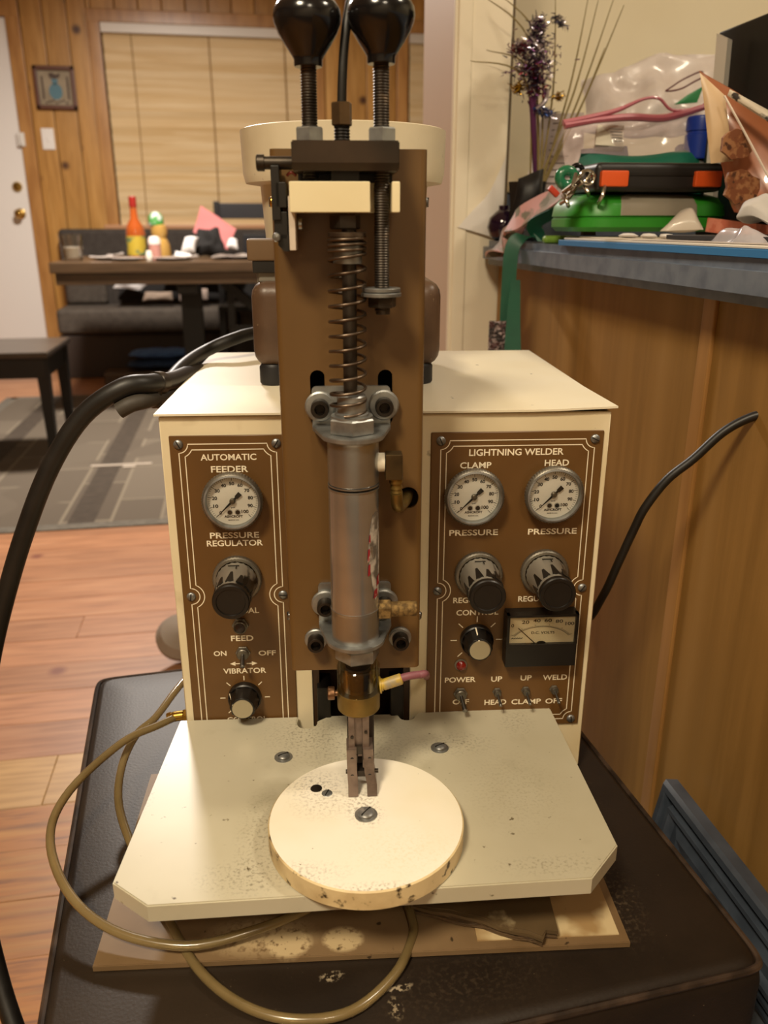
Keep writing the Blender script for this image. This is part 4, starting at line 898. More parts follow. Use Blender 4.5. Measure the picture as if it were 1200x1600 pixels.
# rug with a woven pattern
def rug_pat(N, L, V, c):
    b = N.new('ShaderNodeTexBrick'); b.offset = .5; b.inputs['Scale'].default_value = 2.1; b.inputs['Mortar Size'].default_value = .012; b.inputs['Brick Width'].default_value = .9; b.inputs['Row Height'].default_value = .34; b.inputs['Bias'].default_value = -.1
    b.inputs['Color1'].default_value = lin('685e50'); b.inputs['Color2'].default_value = lin('53493d'); b.inputs['Mortar'].default_value = lin('7a705f')
    mp = N.new('ShaderNodeMapping'); mp.inputs['Rotation'].default_value = (0, 0, R(90)); L.new(V, mp.inputs[0]); L.new(mp.outputs[0], b.inputs['Vector'])
    w_ = N.new('ShaderNodeTexNoise'); w_.inputs['Scale'].default_value = 2.6; w_.inputs['Detail'].default_value = 1; L.new(V, w_.inputs['Vector'])
    r = N.new('ShaderNodeMapRange'); r.inputs[1].default_value = .50; r.inputs[2].default_value = .53; L.new(w_.outputs[0], r.inputs[0])
    x = N.new('ShaderNodeMix'); x.data_type = 'RGBA'; L.new(r.outputs[0], x.inputs[0]); L.new(b.outputs['Color'], x.inputs[6]); x.inputs[7].default_value = lin('5c5245'); return x.outputs[2]
rg = thing('rug', 'large grey patterned rug on the pink floorboards', 'rug', (-.3, 3.74, 0))
MB().span(-.98, 1.3, -1.1, 1.09, .0, .004, .001, 1).build('pile', M('rug_pile', '5c5245', .95, extra=rug_pat), rg)
for x0 in (-.80, -.30): MB().span(x0, x0 + .085, -1.09, 1.08, .004, .0046).build('dark_stripe', M('rug_stripe', '3d342a', .95, var=('463c31', 30, .4, .7)), rg)
b = MB()
for x0, x1, y0, y1 in ((-1.0, 1.32, -1.14, -1.09), (-1.0, 1.32, 1.08, 1.13), (-1.03, -.97, -1.14, 1.13)): b.span(x0, x1, y0, y1, 0, .0045)
b.build('border', M('rug_border', '6b655a', .95, var=('5a544a', 40, .4, .7)), rg)
p = at(150, 728, Z=.006); tag(MB().box((p.x + .1, p.y, .0062), (.24, .025, .003), .001).build('paper_strip', M('strip_grey', 'a89c8c', .7)), 'thin pale strip lying on the rug beside the bench leg', 'paper')
p = at(202, 729, Z=.006); tag(MB().box((p.x, p.y, .0062), (.05, .02, .003), .001).build('paper_scrap', M('scrap', 'b8ac9c', .7)), 'tiny pale scrap lying on the middle of the rug', 'paper')
b = MB(); b.lathe([(.03, 0), (.058, .018), (.06, .03), (.048, .05), (.02, .06), (.004, .061)], (0, 0, 0), (.1, -.6, 1), 28); o = b.build('round_pad', M('pad_grey', '8f8274', .8), loc=(-.17, 1.7, .036))
tag(o, 'small grey rounded pad on the floorboards just left of the cabinet', 'pad')

cloth = M('white_cloth', 'd6d2cf', .8); blackcloth = M('black_cloth', '14110f', .9)
def onto(px, py, Y): return at(px, py, Y=Y)
def pil4(name, mat, pts, bulge, amp, label, cat, seed=1, n=14, freq=20, group=None):
    b = MB(); b.pillow(pts, bulge, amp, n, freq, seed); o = b.build(name, mat, sharp=70); return tag(o, label, cat, group)
pil4('blue_cloth', M('denim', '2c4266', .85, var=('20304c', 40, .4, .7)), [(-.70, 5.13, .122), (-.22, 5.13, .122), (-.22, 5.32, .122), (-.70, 5.32, .122)], .026, .008, 'folded dark blue cloth lying on the low bench', 'cloth', 4)
pil4('blue_cloth', M('denim_light', '4a6ea6', .85, var=('3a5a90', 40, .4, .7)), [(-.68, 5.13, .185), (-.25, 5.13, .185), (-.25, 5.30, .188), (-.68, 5.31, .188)], .024, .010, 'lighter blue cloth lying on top of the dark blue one', 'cloth', 9)
pil4('laundry_bag', blackcloth, [(-.76, 5.56, .475), (.1, 5.56, .475), (.1, 5.66, .59), (-.76, 5.66, .60)], .04, .016, 'black bag of laundry lying on the settee seat below the table', 'bag', 2)
pil4('white_cloth', cloth, [(-.77, 5.46, .55), (-.60, 5.45, .54), (-.54, 5.47, .58), (-.7, 5.5, .63)], .02, .02, 'crumpled white cloth at the left of the black laundry bag', 'cloth', 5)
pil4('white_cloth', cloth, [(-.48, 5.47, .60), (.0, 5.47, .60), (.02, 5.52, .66), (-.46, 5.52, .66)], .022, .02, 'long white cloth along the top of the black laundry bag', 'cloth', 6)
pil4('beige_cloth', M('beige_cloth', '9a8878', .85), [(-.60, 5.46, .475), (-.42, 5.46, .475), (-.42, 5.47, .53), (-.58, 5.47, .53)], .024, .012, 'beige bundle at the left front of the laundry bag', 'cloth', 7)
pil4('beige_cloth', M('beige_cloth2', 'a8968a', .85), [(-.38, 5.46, .475), (-.2, 5.46, .475), (-.2, 5.47, .545), (-.38, 5.47, .545)], .024, .012, 'beige bundle in the middle of the laundry bag', 'cloth', 8)

# things on the dining table
def tp(px, Y): return at(px, 400, Y=Y).x
glass_m = clear('glass', 'fbfaf8', .2); milk = M('milk', 'e8e2d2', .4)
x = tp(114, 4.45); g = thing('drinking_glass', 'clear tumbler half full of milk at the left end of the table', 'glass', (x, 4.45, TZ))
b = MB(); b.lathe([(.044, 0), (.046, .004), (.058, .125), (.056, .125), (.043, .014), (.002, .012)], (0, 0, 0), (0, 0, 1), 28); b.build('tumbler', glass_m, g)
b = MB(); b.lathe([(.0415, .015), (.048, .064), (.002, .066)], (0, 0, 0), (0, 0, 1), 28); b.build('milk', milk, g)
x = tp(215, 4.6); g = thing('sauce_bottle', 'tall orange hot sauce bottle with red cap and yellow label on the table', 'bottle', (x, 4.6, TZ))
b = MB(); b.lathe([(.042, 0), (.048, .006), (.048, .13), (.04, .165), (.02, .2), (.0165, .26)], (0, 0, 0), (0, 0, 1), 28); b.build('bottle', M('sauce', '98481c', .16, coat=.4), g)
b = MB(); b.lathe([(.019, 0), (.019, .045), (.016, .05)], (0, 0, .255), (0, 0, 1), 20); b.build('cap', M('cap_red', '861c16', .35), g)
b = MB(); b.lathe([(.0486, .02), (.0486, .115)], (0, 0, 0), (0, 0, 1), 28, cap0=False, cap1=False); b.build('label', M('label_yellow', 'b09830', .5, var=('4f6a4a', 20, .52, .6)), g)
x = tp(252, 4.75); g = thing('squeeze_bottle', 'golden squeeze bottle with a green top on the dining table', 'bottle', (x, 4.75, TZ))
b = MB(); b.lathe([(.05, 0), (.056, .01), (.05, .07), (.036, .1), (.044, .13), (.04, .165), (.02, .175)], (0, 0, 0), (0, 0, 1), 26); b.build('bottle', M('amber', 'b08a48', .2, coat=.4), g)
b = MB(); b.lathe([(.036, 0), (.04, .01), (.038, .045), (.02, .066), (.004, .07)], (-.012, 0, .165), (0, 0, 1), 22); b.build('cap', M('cap_green', '3f8a3a', .4, var=('b8c0b8', 24, .5, .58)), g)
x = tp(243, 4.5); g = thing('spice_shaker', 'small pale pink shaker with white lid in front of the golden bottle', 'shaker', (x, 4.5, TZ))
b = MB(); b.lathe([(.028, 0), (.03, .004), (.03, .075)], (0, 0, 0), (0, 0, 1), 22); b.build('jar', M('pink_jar', 'b88478', .4), g)
b = MB(); b.lathe([(.031, 0), (.031, .02), (.024, .036), (.004, .04)], (0, 0, .0755), (0, 0, 1), 22); b.build('lid', M('lid_white', 'e0d4cc', .4), g)
b = MB(); b.lathe([(.014, 0), (.018, .02), (.012, .045), (.003, .048)], (tp(233, 4.42), 4.42, TZ), (0, 0, 1), 16); tag(b.build('salt_shaker', milk), 'tiny white salt shaker left of the pink shaker', 'shaker')
plate_m = M('plate_grey', '8b8078', .25)
for px, Y, r, lab in ((200, 4.42, .085, 'grey dinner plate near the front of the table below the sauce bottle'), (270, 4.42, .10, 'grey dinner plate right of the pink shaker'), (165, 4.5, .07, 'small grey plate right of the milk glass')):
    b = MB(); b.lathe([(r * .5, 0), (r * .6, .003), (r, .014), (r * .97, .016), (r * .6, .006), (.003, .005)], (tp(px, Y), Y, TZ), (0, 0, 1), 32); tag(b.build('dinner_plate', plate_m), lab, 'plate')
for px, Y, L_, a, lab in ((158, 4.4, .11, .2, 'bright fork lying by the small grey plate'), (290, 4.36, .14, -.5, 'white handled knife lying on the grey plate at right'), (180, 4.7, .12, 1.0, 'shiny spoon behind the small grey plate')):
    b = MB(); b.tube([(-L_ / 2, 0, .022), (0, 0, .018), (L_ / 2, 0, .022)], .005, 8, 4, rads=[.004, .004, .010]); o = b.build('cutlery', M('cutlery_white', 'd4ccc4', .25, .6), loc=(tp(px, Y), Y, TZ)); o.rotation_euler = (0, 0, a); tag(o, lab, 'cutlery')
P = [at(302, 362, Y=4.92), at(355, 390, Y=4.86), at(369, 358, Y=4.9), at(314, 321, Y=4.96)]
pil4('pink_paper', M('pink_paper', 'b86866', .7), P, .002, .004, 'pink paper folder propped up among the clutter on the table', 'paper', 3, 8)
P = [at(300, 396, Y=4.7), at(352, 396, Y=4.7), at(345, 362, Y=4.82), at(308, 362, Y=4.82)]
pil4('black_bundle', blackcloth, P, .05, .03, 'black crumpled bundle in front of the pink paper', 'cloth', 6)
P = [at(284, 394, Y=4.62), at(306, 396, Y=4.62), at(310, 372, Y=4.66), at(290, 371, Y=4.66)]
pil4('white_tissue', cloth, P, .03, .012, 'white crumpled tissue left of the black bundle', 'tissue', 2)
P = [at(354, 386, Y=4.7), at(372, 390, Y=4.7), at(371, 376, Y=4.74), at(358, 373, Y=4.74)]
pil4('white_tissue', cloth, P, .02, .012, 'white crumpled tissue right of the black bundle', 'tissue', 8)
P = [at(272, 400, Y=4.5), at(300, 404, Y=4.45), at(298, 397, Y=4.6), at(274, 392, Y=4.62)]
pil4('napkin', cloth, P, .004, .006, 'white napkin lying flat left of the black bundle', 'napkin', 5)
P = [Vector((tp(330, 4.40), 4.40, TZ + .016)), Vector((tp(410, 4.4), 4.4, TZ + .016)), Vector((tp(410, 4.66), 4.66, TZ + .016)), Vector((tp(336, 4.66), 4.66, TZ + .016))]
pil4('place_mat', M('mat_grey', '6a6058', .6, var=('8a8078', 14, .5, .6)), P, .006, .010, 'rumpled grey plastic sheet at the right end of the visible table', 'sheet', 5)

# ================================================================ CLUTTER ON THE BREAKFAST BAR
ZC = .905
# bouquet of tinsel flowers and grass in a black wrapped vase
v0 = Vector((.440, 1.28, ZC)); bq = thing('tinsel_bouquet', 'bouquet of purple and silver tinsel stems with dry grass in a black wrapped vase', 'bouquet', v0)
b = MB(); b.lathe([(.026, 0), (.03, .005), (.026, .05), (.030, .085)], (0, 0, 0), (0, 0, 1), 8, cap1=False); b.pillow([(-.040, -.03, .02), (.010, -.03, .03), (.016, -.03, .100), (-.026, -.03, .090)], .012, .012, 8, 18, 4); b.build('wrapped_vase', M('black_paper', '0c0b0c', .5), bq)
stem_m = M('dry_grass', '7d6b3a', .7); base = at(838, 268, Y=1.30) - v0
for i, (px, py, Y) in enumerate(((975, 8, 1.28), (960, -5, 1.3), (935, 0, 1.32), (945, 75, 1.3), (920, -8, 1.33), (735, 95, 1.28), (757, -6, 1.32), (783, -8, 1.34), (760, 78, 1.33), (868, -5, 1.32))):
    e = at(px, py, Y=Y) - v0; m_ = base.lerp(e, .5) + Vector((.012 if px > 830 else 0.03, 0, -.006 if px > 830 else .05))
    b = MB(); b.tube([base + Vector((rng.uniform(-.01, .01), 0, -.03)), m_, e], .001, 6, 8, rads=[.0016, .0014, .0005]); b.build('grass_stem', stem_m, bq)
tin = [M('tinsel_purple', '6a3a68', .3, .7), M('tinsel_silver', 'c0bac6', .2, 1), M('tinsel_dark', '2a2233', .35, .6), M('tinsel_red', '6e1426', .3, .6), M('tinsel_gold', 'b08a2a', .2, 1), M('tinsel_blue', '2a4a90', .3, .6)]
def tinsel(name, x0, y0, x1, y1, wd, cnt, mats, Y=1.29):
    b = MB(); a = at(x0, y0, Y=Y) - v0; c = at(x1, y1, Y=Y) - v0
    for i in range(cnt):
        t = rng.random(); p = a.lerp(c, t) + Vector((rng.gauss(0, wd), rng.gauss(0, wd), rng.gauss(0, wd * .6))); b.mi = rng.randrange(len(mats))
        d = Vector((rng.gauss(0, 1), rng.gauss(0, 1), rng.gauss(0, .7))).normalized() * rng.uniform(.004, .010); s_ = d.orthogonal().normalized() * .0016; k = d.cross(s_).normalized() * .0012
        b.mesh([p - s_, p + s_, p + d + s_ * .4, p + d - s_ * .4, p + k], [(0, 1, 2, 3), (0, 4, 1), (1, 4, 2), (2, 4, 3), (3, 4, 0)])
    o = b.build(name, mats, bq); o['kind'] = 'stuff'; return o
tinsel('tinsel_spray', 842, 30, 836, 75, .006, 380, [tin[1], tin[2], tin[0], tin[1]]); tinsel('tinsel_spray', 838, 70, 834, 120, .014, 640, [tin[2], tin[0], tin[1], tin[1]]); tinsel('tinsel_spray', 808, 70, 815, 80, .006, 140, [tin[3], tin[1]])
tinsel('tinsel_spray', 832, 100, 838, 150, .008, 420, [tin[3], tin[0], tin[2]]); tinsel('tinsel_spray', 868, 26, 880, 40, .004, 80, [tin[2], tin[1]]); tinsel('gold_spray', 808, 132, 812, 142, .004, 90, [tin[4]]); tinsel('blue_spray', 832, 168, 864, 180, .004, 140, [tin[5], tin[1]]); tinsel('gold_spray', 870, 150, 876, 154, .003, 40, [tin[4]])
b = MB(); a = at(832, 150, Y=1.29) - v0; c = base + Vector((0, 0, -.02)); b.tube([a, a.lerp(c, .5), c], .004, 8, 3, rads=[.006, .004, .003]); b.build('purple_stem', tin[0], bq)
b = MB(); a = at(830, 58, Y=1.275) - v0; b.tube([a, at(845, 78, Y=1.272) - v0, at(852, 92, Y=1.275) - v0], .0036, 6, 4, rads=[.001, .004, .001]); b.build('silver_ribbon', tin[1], bq); b = MB(); a = at(855, 140, Y=1.275) - v0; b.tube([a, at(852, 158, Y=1.27) - v0, at(838, 170, Y=1.275) - v0], .003, 6, 4); b.build('silver_ribbon', tin[1], bq)

p = at(788, 352, Y=1.27); b = MB(); b.lathe([(.010, 0), (.020, .006), (.025, .020), (.022, .034), (.012, .043), (.008, .046), (.008, .052)], (0, 0, 0), (0, 0, 1), 24); o = b.build('purple_bottle', M('purple_glass', '1d0d22', .08, coat=.6), loc=(.412, 1.305, ZC)); tag(o, 'small round dark purple bottle at the worktop corner beside the black vase', 'bottle')
# printed sheet leaning at the back
P = [at(812, 330, Y=1.40), at(912, 330, Y=1.30), at(912, 176, Y=1.36), at(846, 178, Y=1.44)]
o = pil4('printed_sheet', M('print_paper', 'd8ccc8', .7), P, .001, .003, 'printed white sheet standing behind the black vase and ribbon', 'paper', 1, 8)
b = MB()
for i in range(13):
    t = .08 + i * .068; a = P[0].lerp(P[3], t); c = P[1].lerp(P[2], t); k = .5 + .4 * rng.random(); off = Vector((0, -.004, 0)); u = Vector((0, 0, .0008))
    s_ = a.lerp(c, .3) + off; e = a.lerp(c, .3 + .6 * k) + off; b.mesh([s_ - u, e - u, e + u, s_ + u], [(0, 1, 2, 3)])
b.build('print_lines', M('print_grey', '6a5c5c', .7), o)

# dark box at the right
o = thing('black_box', 'large black box standing on the worktop at the upper right edge', 'box', (.610, .60, ZC))
MB().span(0, .33, 0, .48, 0, .252, .003).build('body', M('box_black', '080707', .4), o)
b = MB(); b.box((.17, .22, .285), (.34, .46, .010), .003, 2, Matrix.Rotation(R(4), 4, 'Y')); b.build('lid', M('box_black2', '0c0b0a', .4), o)
MB().span(.06, .31, .01, .40, .2522, .274, .004).build('hinge_block', black_plastic, o)

# plastic bags
film_white = M('film_white', 'd8cec8', .35, var=('c4b6ae', 10, .4, .7), coat=.3)
P = [at(912, 215, Y=1.34), at(1110, 215, Y=1.30), at(1120, 82, Y=1.36), at(908, 118, Y=1.40)]
o = pil4('shopping_bag', film_white, P, .02, .022, 'white plastic shopping bag at the back of the worktop clutter', 'bag', 3, 22, 26)
b = MB(); q = lambda px, py: at(px, py, Y=1.275)
b.tube([q(1040, 142), q(1052, 134), q(1064, 126), q(1082, 117), q(1096, 112), q(1098, 120), q(1084, 128), q(1066, 138), q(1050, 142), q(1040, 142)], .0012, 6, 4)
b.build('bag_print', M('maroon_print', '5a2028', .5), o)
b = MB(); b.pillow([q(1052, 164), q(1090, 160), q(1100, 134), q(1074, 148)], .002, .003, 6); b.build('green_print', M('green_print', '2f7a48', .5), o)
film = filmy('zip_film', 'e6d4d4', .30, .12)
P = [at(882, 262, Y=1.16), at(1105, 258, Y=1.10), at(1105, 168, Y=1.16), at(878, 188, Y=1.20)]
zb = pil4('zip_bag', film, P, .016, .012, 'clear zip bag with pink seal holding small boxes on the worktop', 'bag', 7, 20, 24)
pk = M('pink_seal', 'b4606c', .35, coat=.3); q = lambda px, py, Y=1.135: at(px, py, Y=Y)
b = MB(); b.tube([q(880, 192), q(920, 184), q(965, 172), q(1005, 155), q(1030, 154), q(1050, 172), q(1090, 170), q(1104, 160)], .003, 8, 5, rads=[.004, .004, .003, .002, .002, .002, .003, .002])
b.tube([q(882, 196), q(930, 188), q(985, 183), q(1040, 184), q(1104, 166)], .006, 8, 5, rads=[.005, .004, .005, .005, .004]); b.build('zip_seal', pk, zb)
def card(name, mat, quad, th, label, cat):
    b = MB(); n_ = (quad[1] - quad[0]).cross(quad[3] - quad[0]).normalized() * th
    b.mesh(list(quad) + [p + n_ for p in quad], [(0, 1, 2, 3), (7, 6, 5, 4), (0, 4, 5, 1), (1, 5, 6, 2), (2, 6, 7, 3), (3, 7, 4, 0)]); return tag(b.build(name, mat), label, cat)
navy = M('navy_card', '23244a', .45)
card('navy_box', navy, [at(908, 262, Y=1.16), at(984, 258, Y=1.14), at(980, 228, Y=1.15), at(908, 233, Y=1.17)], -.03, 'small navy blue box inside the clear zip bag', 'box')
lc = card('label_card', M('label_card', 'ddd6c4', .6), [at(930, 226, Y=1.15), at(974, 229, Y=1.14), at(975, 196, Y=1.15), at(934, 195, Y=1.16)], -.012, 'white printed label card above the navy box in the zip bag', 'card')
b = MB(); 
for k in range(5): a = at(952 + k * 1.5, 202 + k * 4.6, Y=1.139); c = at(972, 203 + k * 4.6, Y=1.134); b.mesh([a, c, c + Vector((0, 0, .0012)), a + Vector((0, 0, .0012))], [(0, 1, 2, 3)])
b.build('print_lines', M('lc_print', '5a5450', .6), lc)
a = at(1092, 244, Y=1.12); b = MB(); b.lathe([(.020, 0), (.021, .002), (.021, .03), (.0195, .031), (.0195, .034), (.021, .035), (.021, .05), (.019, .053)], (a.x, a.y, a.z - .004), (0, 0, 1), 28); tag(b.build('blue_cap_bottle', M('cap_blue', '1c3a9a', .35)), 'bright blue capped bottle at the right of the clear zip bag', 'bottle')
card('blue_card', M('blue_card', '26346e', .45), [at(1060, 242, Y=1.14), at(1086, 242, Y=1.14), at(1086, 222, Y=1.145), at(1060, 226, Y=1.145)], -.01, 'dark blue card just left of the blue capped bottle', 'card')

# green fabric bag, black case on green case
teal = M('teal_fabric', '17705a', .6, var=('0f4c3e', 14, .4, .7))
P = [at(866, 358, Y=1.125), at(1125, 330, Y=1.115), at(1122, 232, Y=1.12), at(908, 244, Y=1.125)]
pil4('teal_bag', teal, P, .025, .012, 'teal green fabric bag behind the black case', 'bag', 5, 18, 18)
gc = thing('green_case', 'rounded green case with a grey middle lying under the black case', 'case', (.487, 1.005, ZC + .0165), R(-3))
gm = M('case_green', '2f8a24', .4, var=('287a1e', 10, .4, .7)); gg = M('case_grey', '8a8272', .55, var=('7d7566', 12, .4, .7))
b = MB()
def stadium(hx_, hy_, r, k=6): return [(sx * (hx_ - r) + r * math.cos(R(a0 + 90 * i / k)), sy * (hy_ - r) + r * math.sin(R(a0 + 90 * i / k))) for sx, sy, a0 in ((1, 1, 0), (-1, 1, 90), (-1, -1, 180), (1, -1, 270)) for i in range(k + 1)]
def slab(b, prof, hx_, hy_, r, cut=None):
    V = []; F = []
    for d, z in prof: V += [(x, y, z) for x, y in stadium(hx_ - d, hy_ - d, max(.004, r - d))]
    m = 28
    for k in range(len(prof) - 1):
        for i in range(m): F.append((k * m + i, k * m + (i + 1) % m, (k + 1) * m + (i + 1) % m, (k + 1) * m + i))
    F.append(tuple(range(m))[::-1]); F.append(tuple((len(prof) - 1) * m + i for i in range(m))); b.mesh(V, F)
slab(b, [(.006, 0), (0, .005), (0, .014), (.002, .0152), (.002, .0162), (0, .0174), (.002, .029), (.010, .038), (.024, .042)], .098, .066, .045); b.build('shell', gm, gc)
b = MB(); slab(b, [(0, .0178), (.002, .029), (.010, .0384), (.024, .0426)], .055, .0664, .012); b.build('grey_band', gg, gc)
bc = thing('black_case', 'black tool case with two orange latches lying on the green case', 'case', (.482, .985, ZC + .0597), R(-4))
MB().span(-.076, .076, -.05, .05, 0, .031, .007, 3).build('shell', M('case_black', '1c1917', .45), bc)
MB().span(-.07, .07, -.0512, -.049, .017, .020).build('seam', black_plastic, bc)
for x in (-.055, .055): MB().span(x - .016, x + .016, -.056, -.044, .005, .022, .002).build('latch', M('latch_orange', 'd2521a', .45), bc, label='orange latch')

# snack bag, white folded carton, tissues
q = lambda px, py, Y: at(px, py, Y=Y)
P = [q(1150, 330, .86), q(1225, 345, .80), q(1240, 200, .84), q(1092, 112, .90)]
sb = pil4('snack_bag', M('snack_orange', 'a86a4a', .3, coat=.5, var=('945838', 8, .4, .7)), P, .016, .006, 'crumpled orange snack bag with cream side panel leaning by the black box', 'bag', 4, 18, 26)
b = MB(); b.pillow([q(1110, 255, .855), q(1146, 252, .85), q(1132, 150, .862), q(1094, 114, .875)], .003, .002, 8); b.build('side_panel', M('snack_cream', 'd2b48c', .4, var=('c0a078', 14, .4, .7)), sb)
b = MB(); b.pillow([q(1136, 150, .85), q(1215, 200, .80), q(1215, 180, .805), q(1140, 140, .85)], .003, .002, 6); b.build('nutrition_panel', M('panel_white', 'cfc4b0', .5, var=('3a3430', 60, .55, .6)), sb)
wf_ = M('cookie_print', '7a4628', .6, var=[('9c6a44', 160, .45, .58), ('4a2814', 110, .58, .66)])
for cx, cy, r in ((1152, 225, 26), (1160, 292, 30)):
    b = MB(); jr = [r * rng.uniform(.82, 1.1) for i in range(16)]; V = [q(cx + jr[i] * .9 * math.cos(i * math.pi / 8), cy + jr[i] * math.sin(i * math.pi / 8), .828) for i in range(16)]; b.mesh(V + [v + Vector((0, .004, 0)) for v in V], [tuple(range(16))] + [(i, (i + 1) % 16, 16 + (i + 1) % 16, 16 + i) for i in range(16)]); b.build('food_print', wf_, sb)
b = MB(); b.tube([q(1132, 150, .846), q(1168, 215, .822), q(1205, 285, .80)], .0012, 6, 5); b.build('edge_fold', M('fold_white', 'd8c8b8', .4), sb)
card('folded_carton', M('carton_white', 'cfc8bc', .5), [q(1096, 352, 1.02), q(1110, 352, 1.01), q(1137, 60, 1.01), q(1120, 52, 1.03)], -.012, 'white folded carton standing against the black box', 'carton')
pil4('tissue', cloth, [q(1150, 345, .80), q(1215, 350, .76), q(1215, 316, .78), q(1168, 318, .82)], .012, .012, 'crumpled white tissue right of the coral box', 'tissue', 6, 12, 40)
card('coral_box', M('coral', 'c87058', .6, var=('d88870', 80, .45, .55)), [q(1102, 362, .90), q(1182, 372, .84), q(1182, 350, .84), q(1106, 340, .90)], -.04, 'small coral pink patterned box in front of the green case', 'box')
# flat papers and folders near the edge
def sheet(name, pts, z, th, mat, label, cat, amp=.0008, seed=1):
    return pil4(name, mat, [Vector((p.x, p.y, z)) for p in pts], th, amp, label, cat, seed, 8, 30)
g = lambda px, py, z: at(px, py, Z=z)
def flat(name, x0, x1, y0, y1, z0, z1, rz, mat, label, cat, bev=.0004):
    b = MB(); b.box((0, 0, 0), (x1 - x0, y1 - y0, z1 - z0), bev, 1); o = b.build(name, mat, loc=((x0 + x1) / 2, (y0 + y1) / 2, (z0 + z1) / 2)); o.rotation_euler = (0, 0, R(rz)); return tag(o, label, cat)
flat('blue_folder', .389, .60, .50, 1.0, .9054, .9118, .6, M('folder_blue', '2a74b0', .4), 'bright blue folder lying at the worktop edge under the papers', 'folder')
flat('white_sheet', .391, .59, .52, .99, .9120, .9142, .3, M('sheet_white', 'd8d0c2', .6), 'white stack of paper lying flat on the blue folder', 'paper')
flat('cream_sheet', .400, .58, .80, 1.02, .9144, .9156, -3, M('sheet_cream', 'cfc4b4', .6), 'creased cream paper on the white stack under the green case', 'paper')
flat('grey_sheet', .400, .58, .56, .82, .9144, .9154, 4, M('sheet_grey', 'a89e96', .6), 'grey paper at the right on the white stack below the dark folder', 'paper')
flat('dark_folder', .425, .60, .58, .80, .9158, .9200, 3, M('folder_dark', '1c1918', .5), 'dark folder lying under the coral box', 'folder')
pil4('white_packet', M('packet_white', 'cdc3b6', .4, coat=.3), [q(1032, 360, .90), q(1098, 358, .88), q(1080, 328, .90), q(1062, 330, .92)], .008, .006, 'pointed white packet standing before the grey middle of the green case', 'packet', 5, 10)
pil4('clear_wrap', filmy('wrap_film', 'dcd6dc', .55, .2), [q(1096, 400, .70), q(1215, 408, .62), q(1215, 374, .64), q(1110, 374, .73)], .010, .012, 'crumpled clear plastic wrap at the right end of the worktop edge', 'wrap', 4, 16, 50)
for i, (px, py, lab) in enumerate(((985, 378, 'white torn scrap on the papers, largest of three'), (1010, 379, 'white torn scrap on the papers, middle of three'), (1028, 380, 'white torn scrap on the papers, rightmost of three'))):
    a = Vector(((.420, .88), (.426, .845), (.430, .815))[i] + (.9162,)); b = MB(); b.lathe([(.009 - .002 * i, 0), (.011 - .002 * i, .0016), (.006, .004), (.001, .0045)], a, (.05, .05, 1), 9); tag(b.build('paper_scrap', cloth), lab, 'paper')
a = g(878, 372, .91); b = MB(); b.box((0, 0, 0), (.045, .016, .010), .004, 3); o = b.build('lime_eraser', M('lime', '7aa03a', .5), loc=(.424, 1.092, ZC + .0054)); o.rotation_euler = (0, 0, -.1); tag(o, 'small lime green lump beside the blue folder corner', 'eraser')
card('brown_tag', M('tag_brown', '6b5248', .6), [q(912, 368, 1.0), q(931, 368, 1.0), q(930, 357, 1.0), q(914, 357, 1.0)], -.01, 'tiny brown cube before the left end of the green case', 'tag')
# keys and clips
b = MB(); 
for (x0, y0), (x1, y1) in (((880, 310), (905, 282)), ((876, 318), (898, 296)), ((885, 305), (900, 272)), ((880, 300), (912, 268)), ((906, 290), (925, 270)), ((888, 322), (880, 305)), ((920, 305), (912, 288)), ((935, 318), (945, 285))):
    b.tube([q(x0, y0, .945), q((x0 + x1) / 2 + 2, (y0 + y1) / 2 + 2, .93), q(x1, y1, .94)], .0024, 8, 4)
kr = b.build('key_bunch', M('key_metal', 'b0a898', .25, 1)); tag(kr, 'bunch of silver keys and clips hanging over the teal bag corner', 'keys')
def ring_(cx, cy, r, Y, w_): return [q(cx + r * math.cos(i * math.pi / 8), cy + r * math.sin(i * math.pi / 8), Y) for i in range(17)]
b = MB(); b.tube(ring_(918, 277, 11, .93, 1), .0016, 8, 1); b.build('key_ring', M('ring_metal', 'c8c0b0', .2, 1), kr)
b = MB(); b.tube(ring_(886, 278, 12, .97, 1), .006, 10, 1); tag(b.build('green_loop', M('loop_green', '1f6a48', .2, coat=.6)), 'shiny dark green ring beside the silver keys', 'ring')
b = MB(); b.tube(ring_(902, 266, 8, .98, 1), .003, 10, 1); tag(b.build('black_loop', phenolic), 'small black ring behind the dark green ring', 'ring')
b = MB(); a = q(865, 299, 1.06); b.box(a, (.016, .006, .008), .002, 2, Matrix.Rotation(.7, 4, 'Y')); tag(b.build('red_clip', M('clip_red', 'c0402e', .4)), 'tiny red clip above the patterned strap', 'clip')
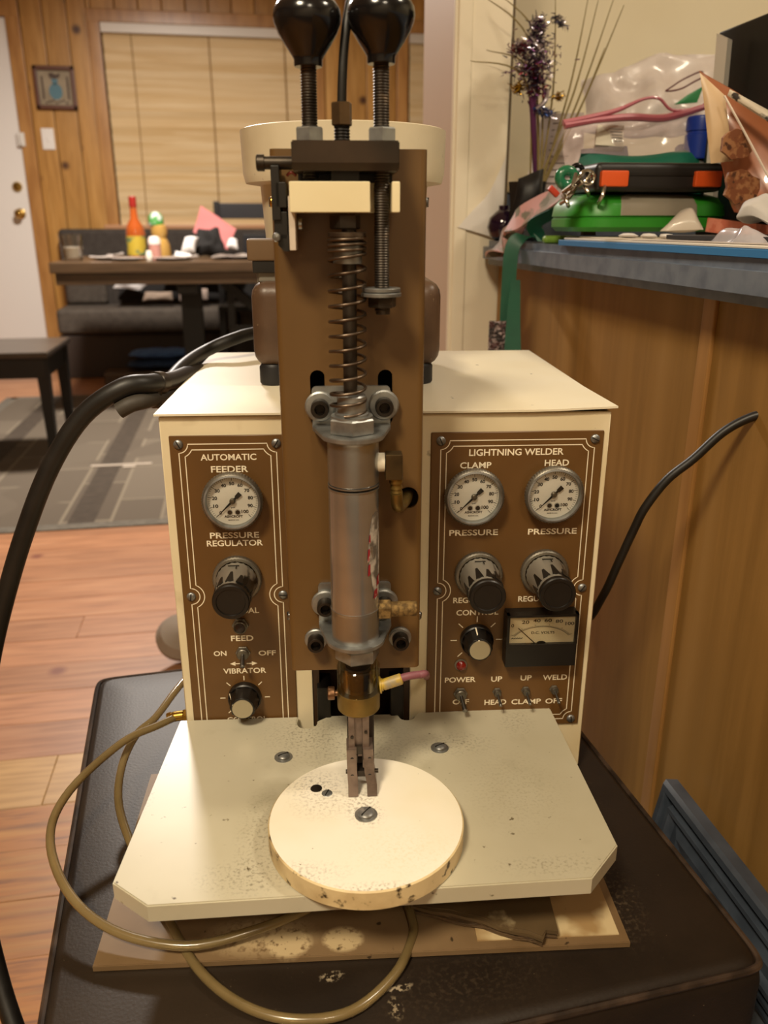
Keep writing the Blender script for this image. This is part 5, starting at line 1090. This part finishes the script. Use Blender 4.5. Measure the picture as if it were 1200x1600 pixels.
# patterned strap and green ribbon over the worktop edge
def ribbon(name, path, wid, mat, label, cat, th=.0012, wdir=None):
    b = MB(); path = [Vector(p) for p in path]; P = []
    for i in range(len(path) - 1):
        a0 = path[max(i - 1, 0)]; a = path[i]; c = path[i + 1]; d = path[min(i + 2, len(path) - 1)]
        for k in range(6):
            t = k / 6; P.append(.5 * ((2 * a) + (c - a0) * t + (2 * a0 - 5 * a + 4 * c - d) * t * t + (3 * a - a0 - 3 * c + d) * t ** 3))
    P.append(path[-1]); V = []; F = []
    for i, p in enumerate(P):
        t = (P[min(i + 1, len(P) - 1)] - P[max(i - 1, 0)]).normalized(); w_ = (Vector(wdir) - t * t.dot(Vector(wdir))).normalized(); n_ = t.cross(w_)
        wv = wid if not isinstance(wid, (tuple, list)) else wid[0] + (wid[1] - wid[0]) * i / (len(P) - 1)
        V += [p - w_ * wv / 2 - n_ * th / 2, p + w_ * wv / 2 - n_ * th / 2, p + w_ * wv / 2 + n_ * th / 2, p - w_ * wv / 2 + n_ * th / 2]
    for i in range(len(P) - 1):
        for k in range(4): F.append((4 * i + k, 4 * i + (k + 1) % 4, 4 * i + 4 + (k + 1) % 4, 4 * i + 4 + k))
    F += [(3, 2, 1, 0), tuple(4 * (len(P) - 1) + k for k in range(4))]
    b.mesh(V, F); return tag(b.build(name, mat), label, cat)
gr = M('ribbon_green', '14563f', .5, var=('0f4634', 20, .4, .7))
grb = ribbon('green_ribbon', [q(905, 305, 1.06), q(870, 330, 1.10), q(835, 350, 1.13), (.410, 1.14, .914), (.386, 1.14, .912), (.374, 1.14, .895), (.372, 1.14, .84), (.372, 1.14, .78), (.372, 1.14, .72), (.372, 1.14, .60)], .020, gr, 'dark green ribbon hanging over the worktop edge down to behind the cabinet', 'ribbon', wdir=(.9, -.35, .0))
ribbon('green_ribbon', [(.372, 1.11, .858), (.371, 1.108, .80), (.371, 1.10, .72), (.371, 1.09, .60)], (.012, .034), gr, 'wider second tail of the green ribbon hanging at the right', 'ribbon', wdir=(.9, -.35, 0))
ribbon('patterned_strap', [q(900, 288, 1.05), q(870, 308, 1.10), q(835, 325, 1.14), q(800, 352, 1.17), (.400, 1.175, .921), (.380, 1.2, .904), (.374, 1.21, .885)], (.026, .046), M('camo_cloth', '8a7a68', .7, var=[('c08a84', 28, .48, .56), ('6a6248', 40, .55, .62)]), 'pink and khaki patterned cloth strap draped over the worktop corner', 'strap', wdir=(.5, -.2, .85), th=.004)
o = ribbon('sequin_strip', [(.364, 1.14, .80), (.362, 1.135, .74), (.361, 1.135, .68), (.360, 1.135, .60)], .034, M('sequins', '2e2624', .25, .5, var=[('8a7a78', 160, .5, .56), ('4a3030', 90, .55, .6)], bump=(300, .8, .003)), 'strip of dark sparkling sequins hanging in front of the green ribbon', 'trim', wdir=(.9, -.35, 0), th=.006); del o['category']; o.parent = grb
b = MB()
for k in range(6): b.box((.340 + .010 * (k % 2), 1.205, .742 - .008 * (k // 2)), (.005, .008, .006), .001, 1)
b.build('sequin_tab', M('sequins_brown', '5a4a38', .3, .5), o)

# ceiling lamps (housings of the lights; the one behind the viewer is added)
for nm, (x, y, z), r, lab in (('ceiling_lamp', NEAR_L, .15, 'round ceiling lamp above the ottoman'), ('ceiling_lamp', FAR_L, .2, 'round ceiling lamp above the dining table'), ('ceiling_lamp', KIT_L, .17, 'round ceiling lamp above the kitchen'), ('ceiling_lamp', FILL_L, .22, 'added round housing for the fill light behind the viewer')):
    b = MB(); b.lathe([(r, z + .012), (r, z + .03), (r * .6, 2.449)], (x, y, 0), (0, 0, 1), 32); tag(b.build(nm, paint_white), lab, 'lamp')
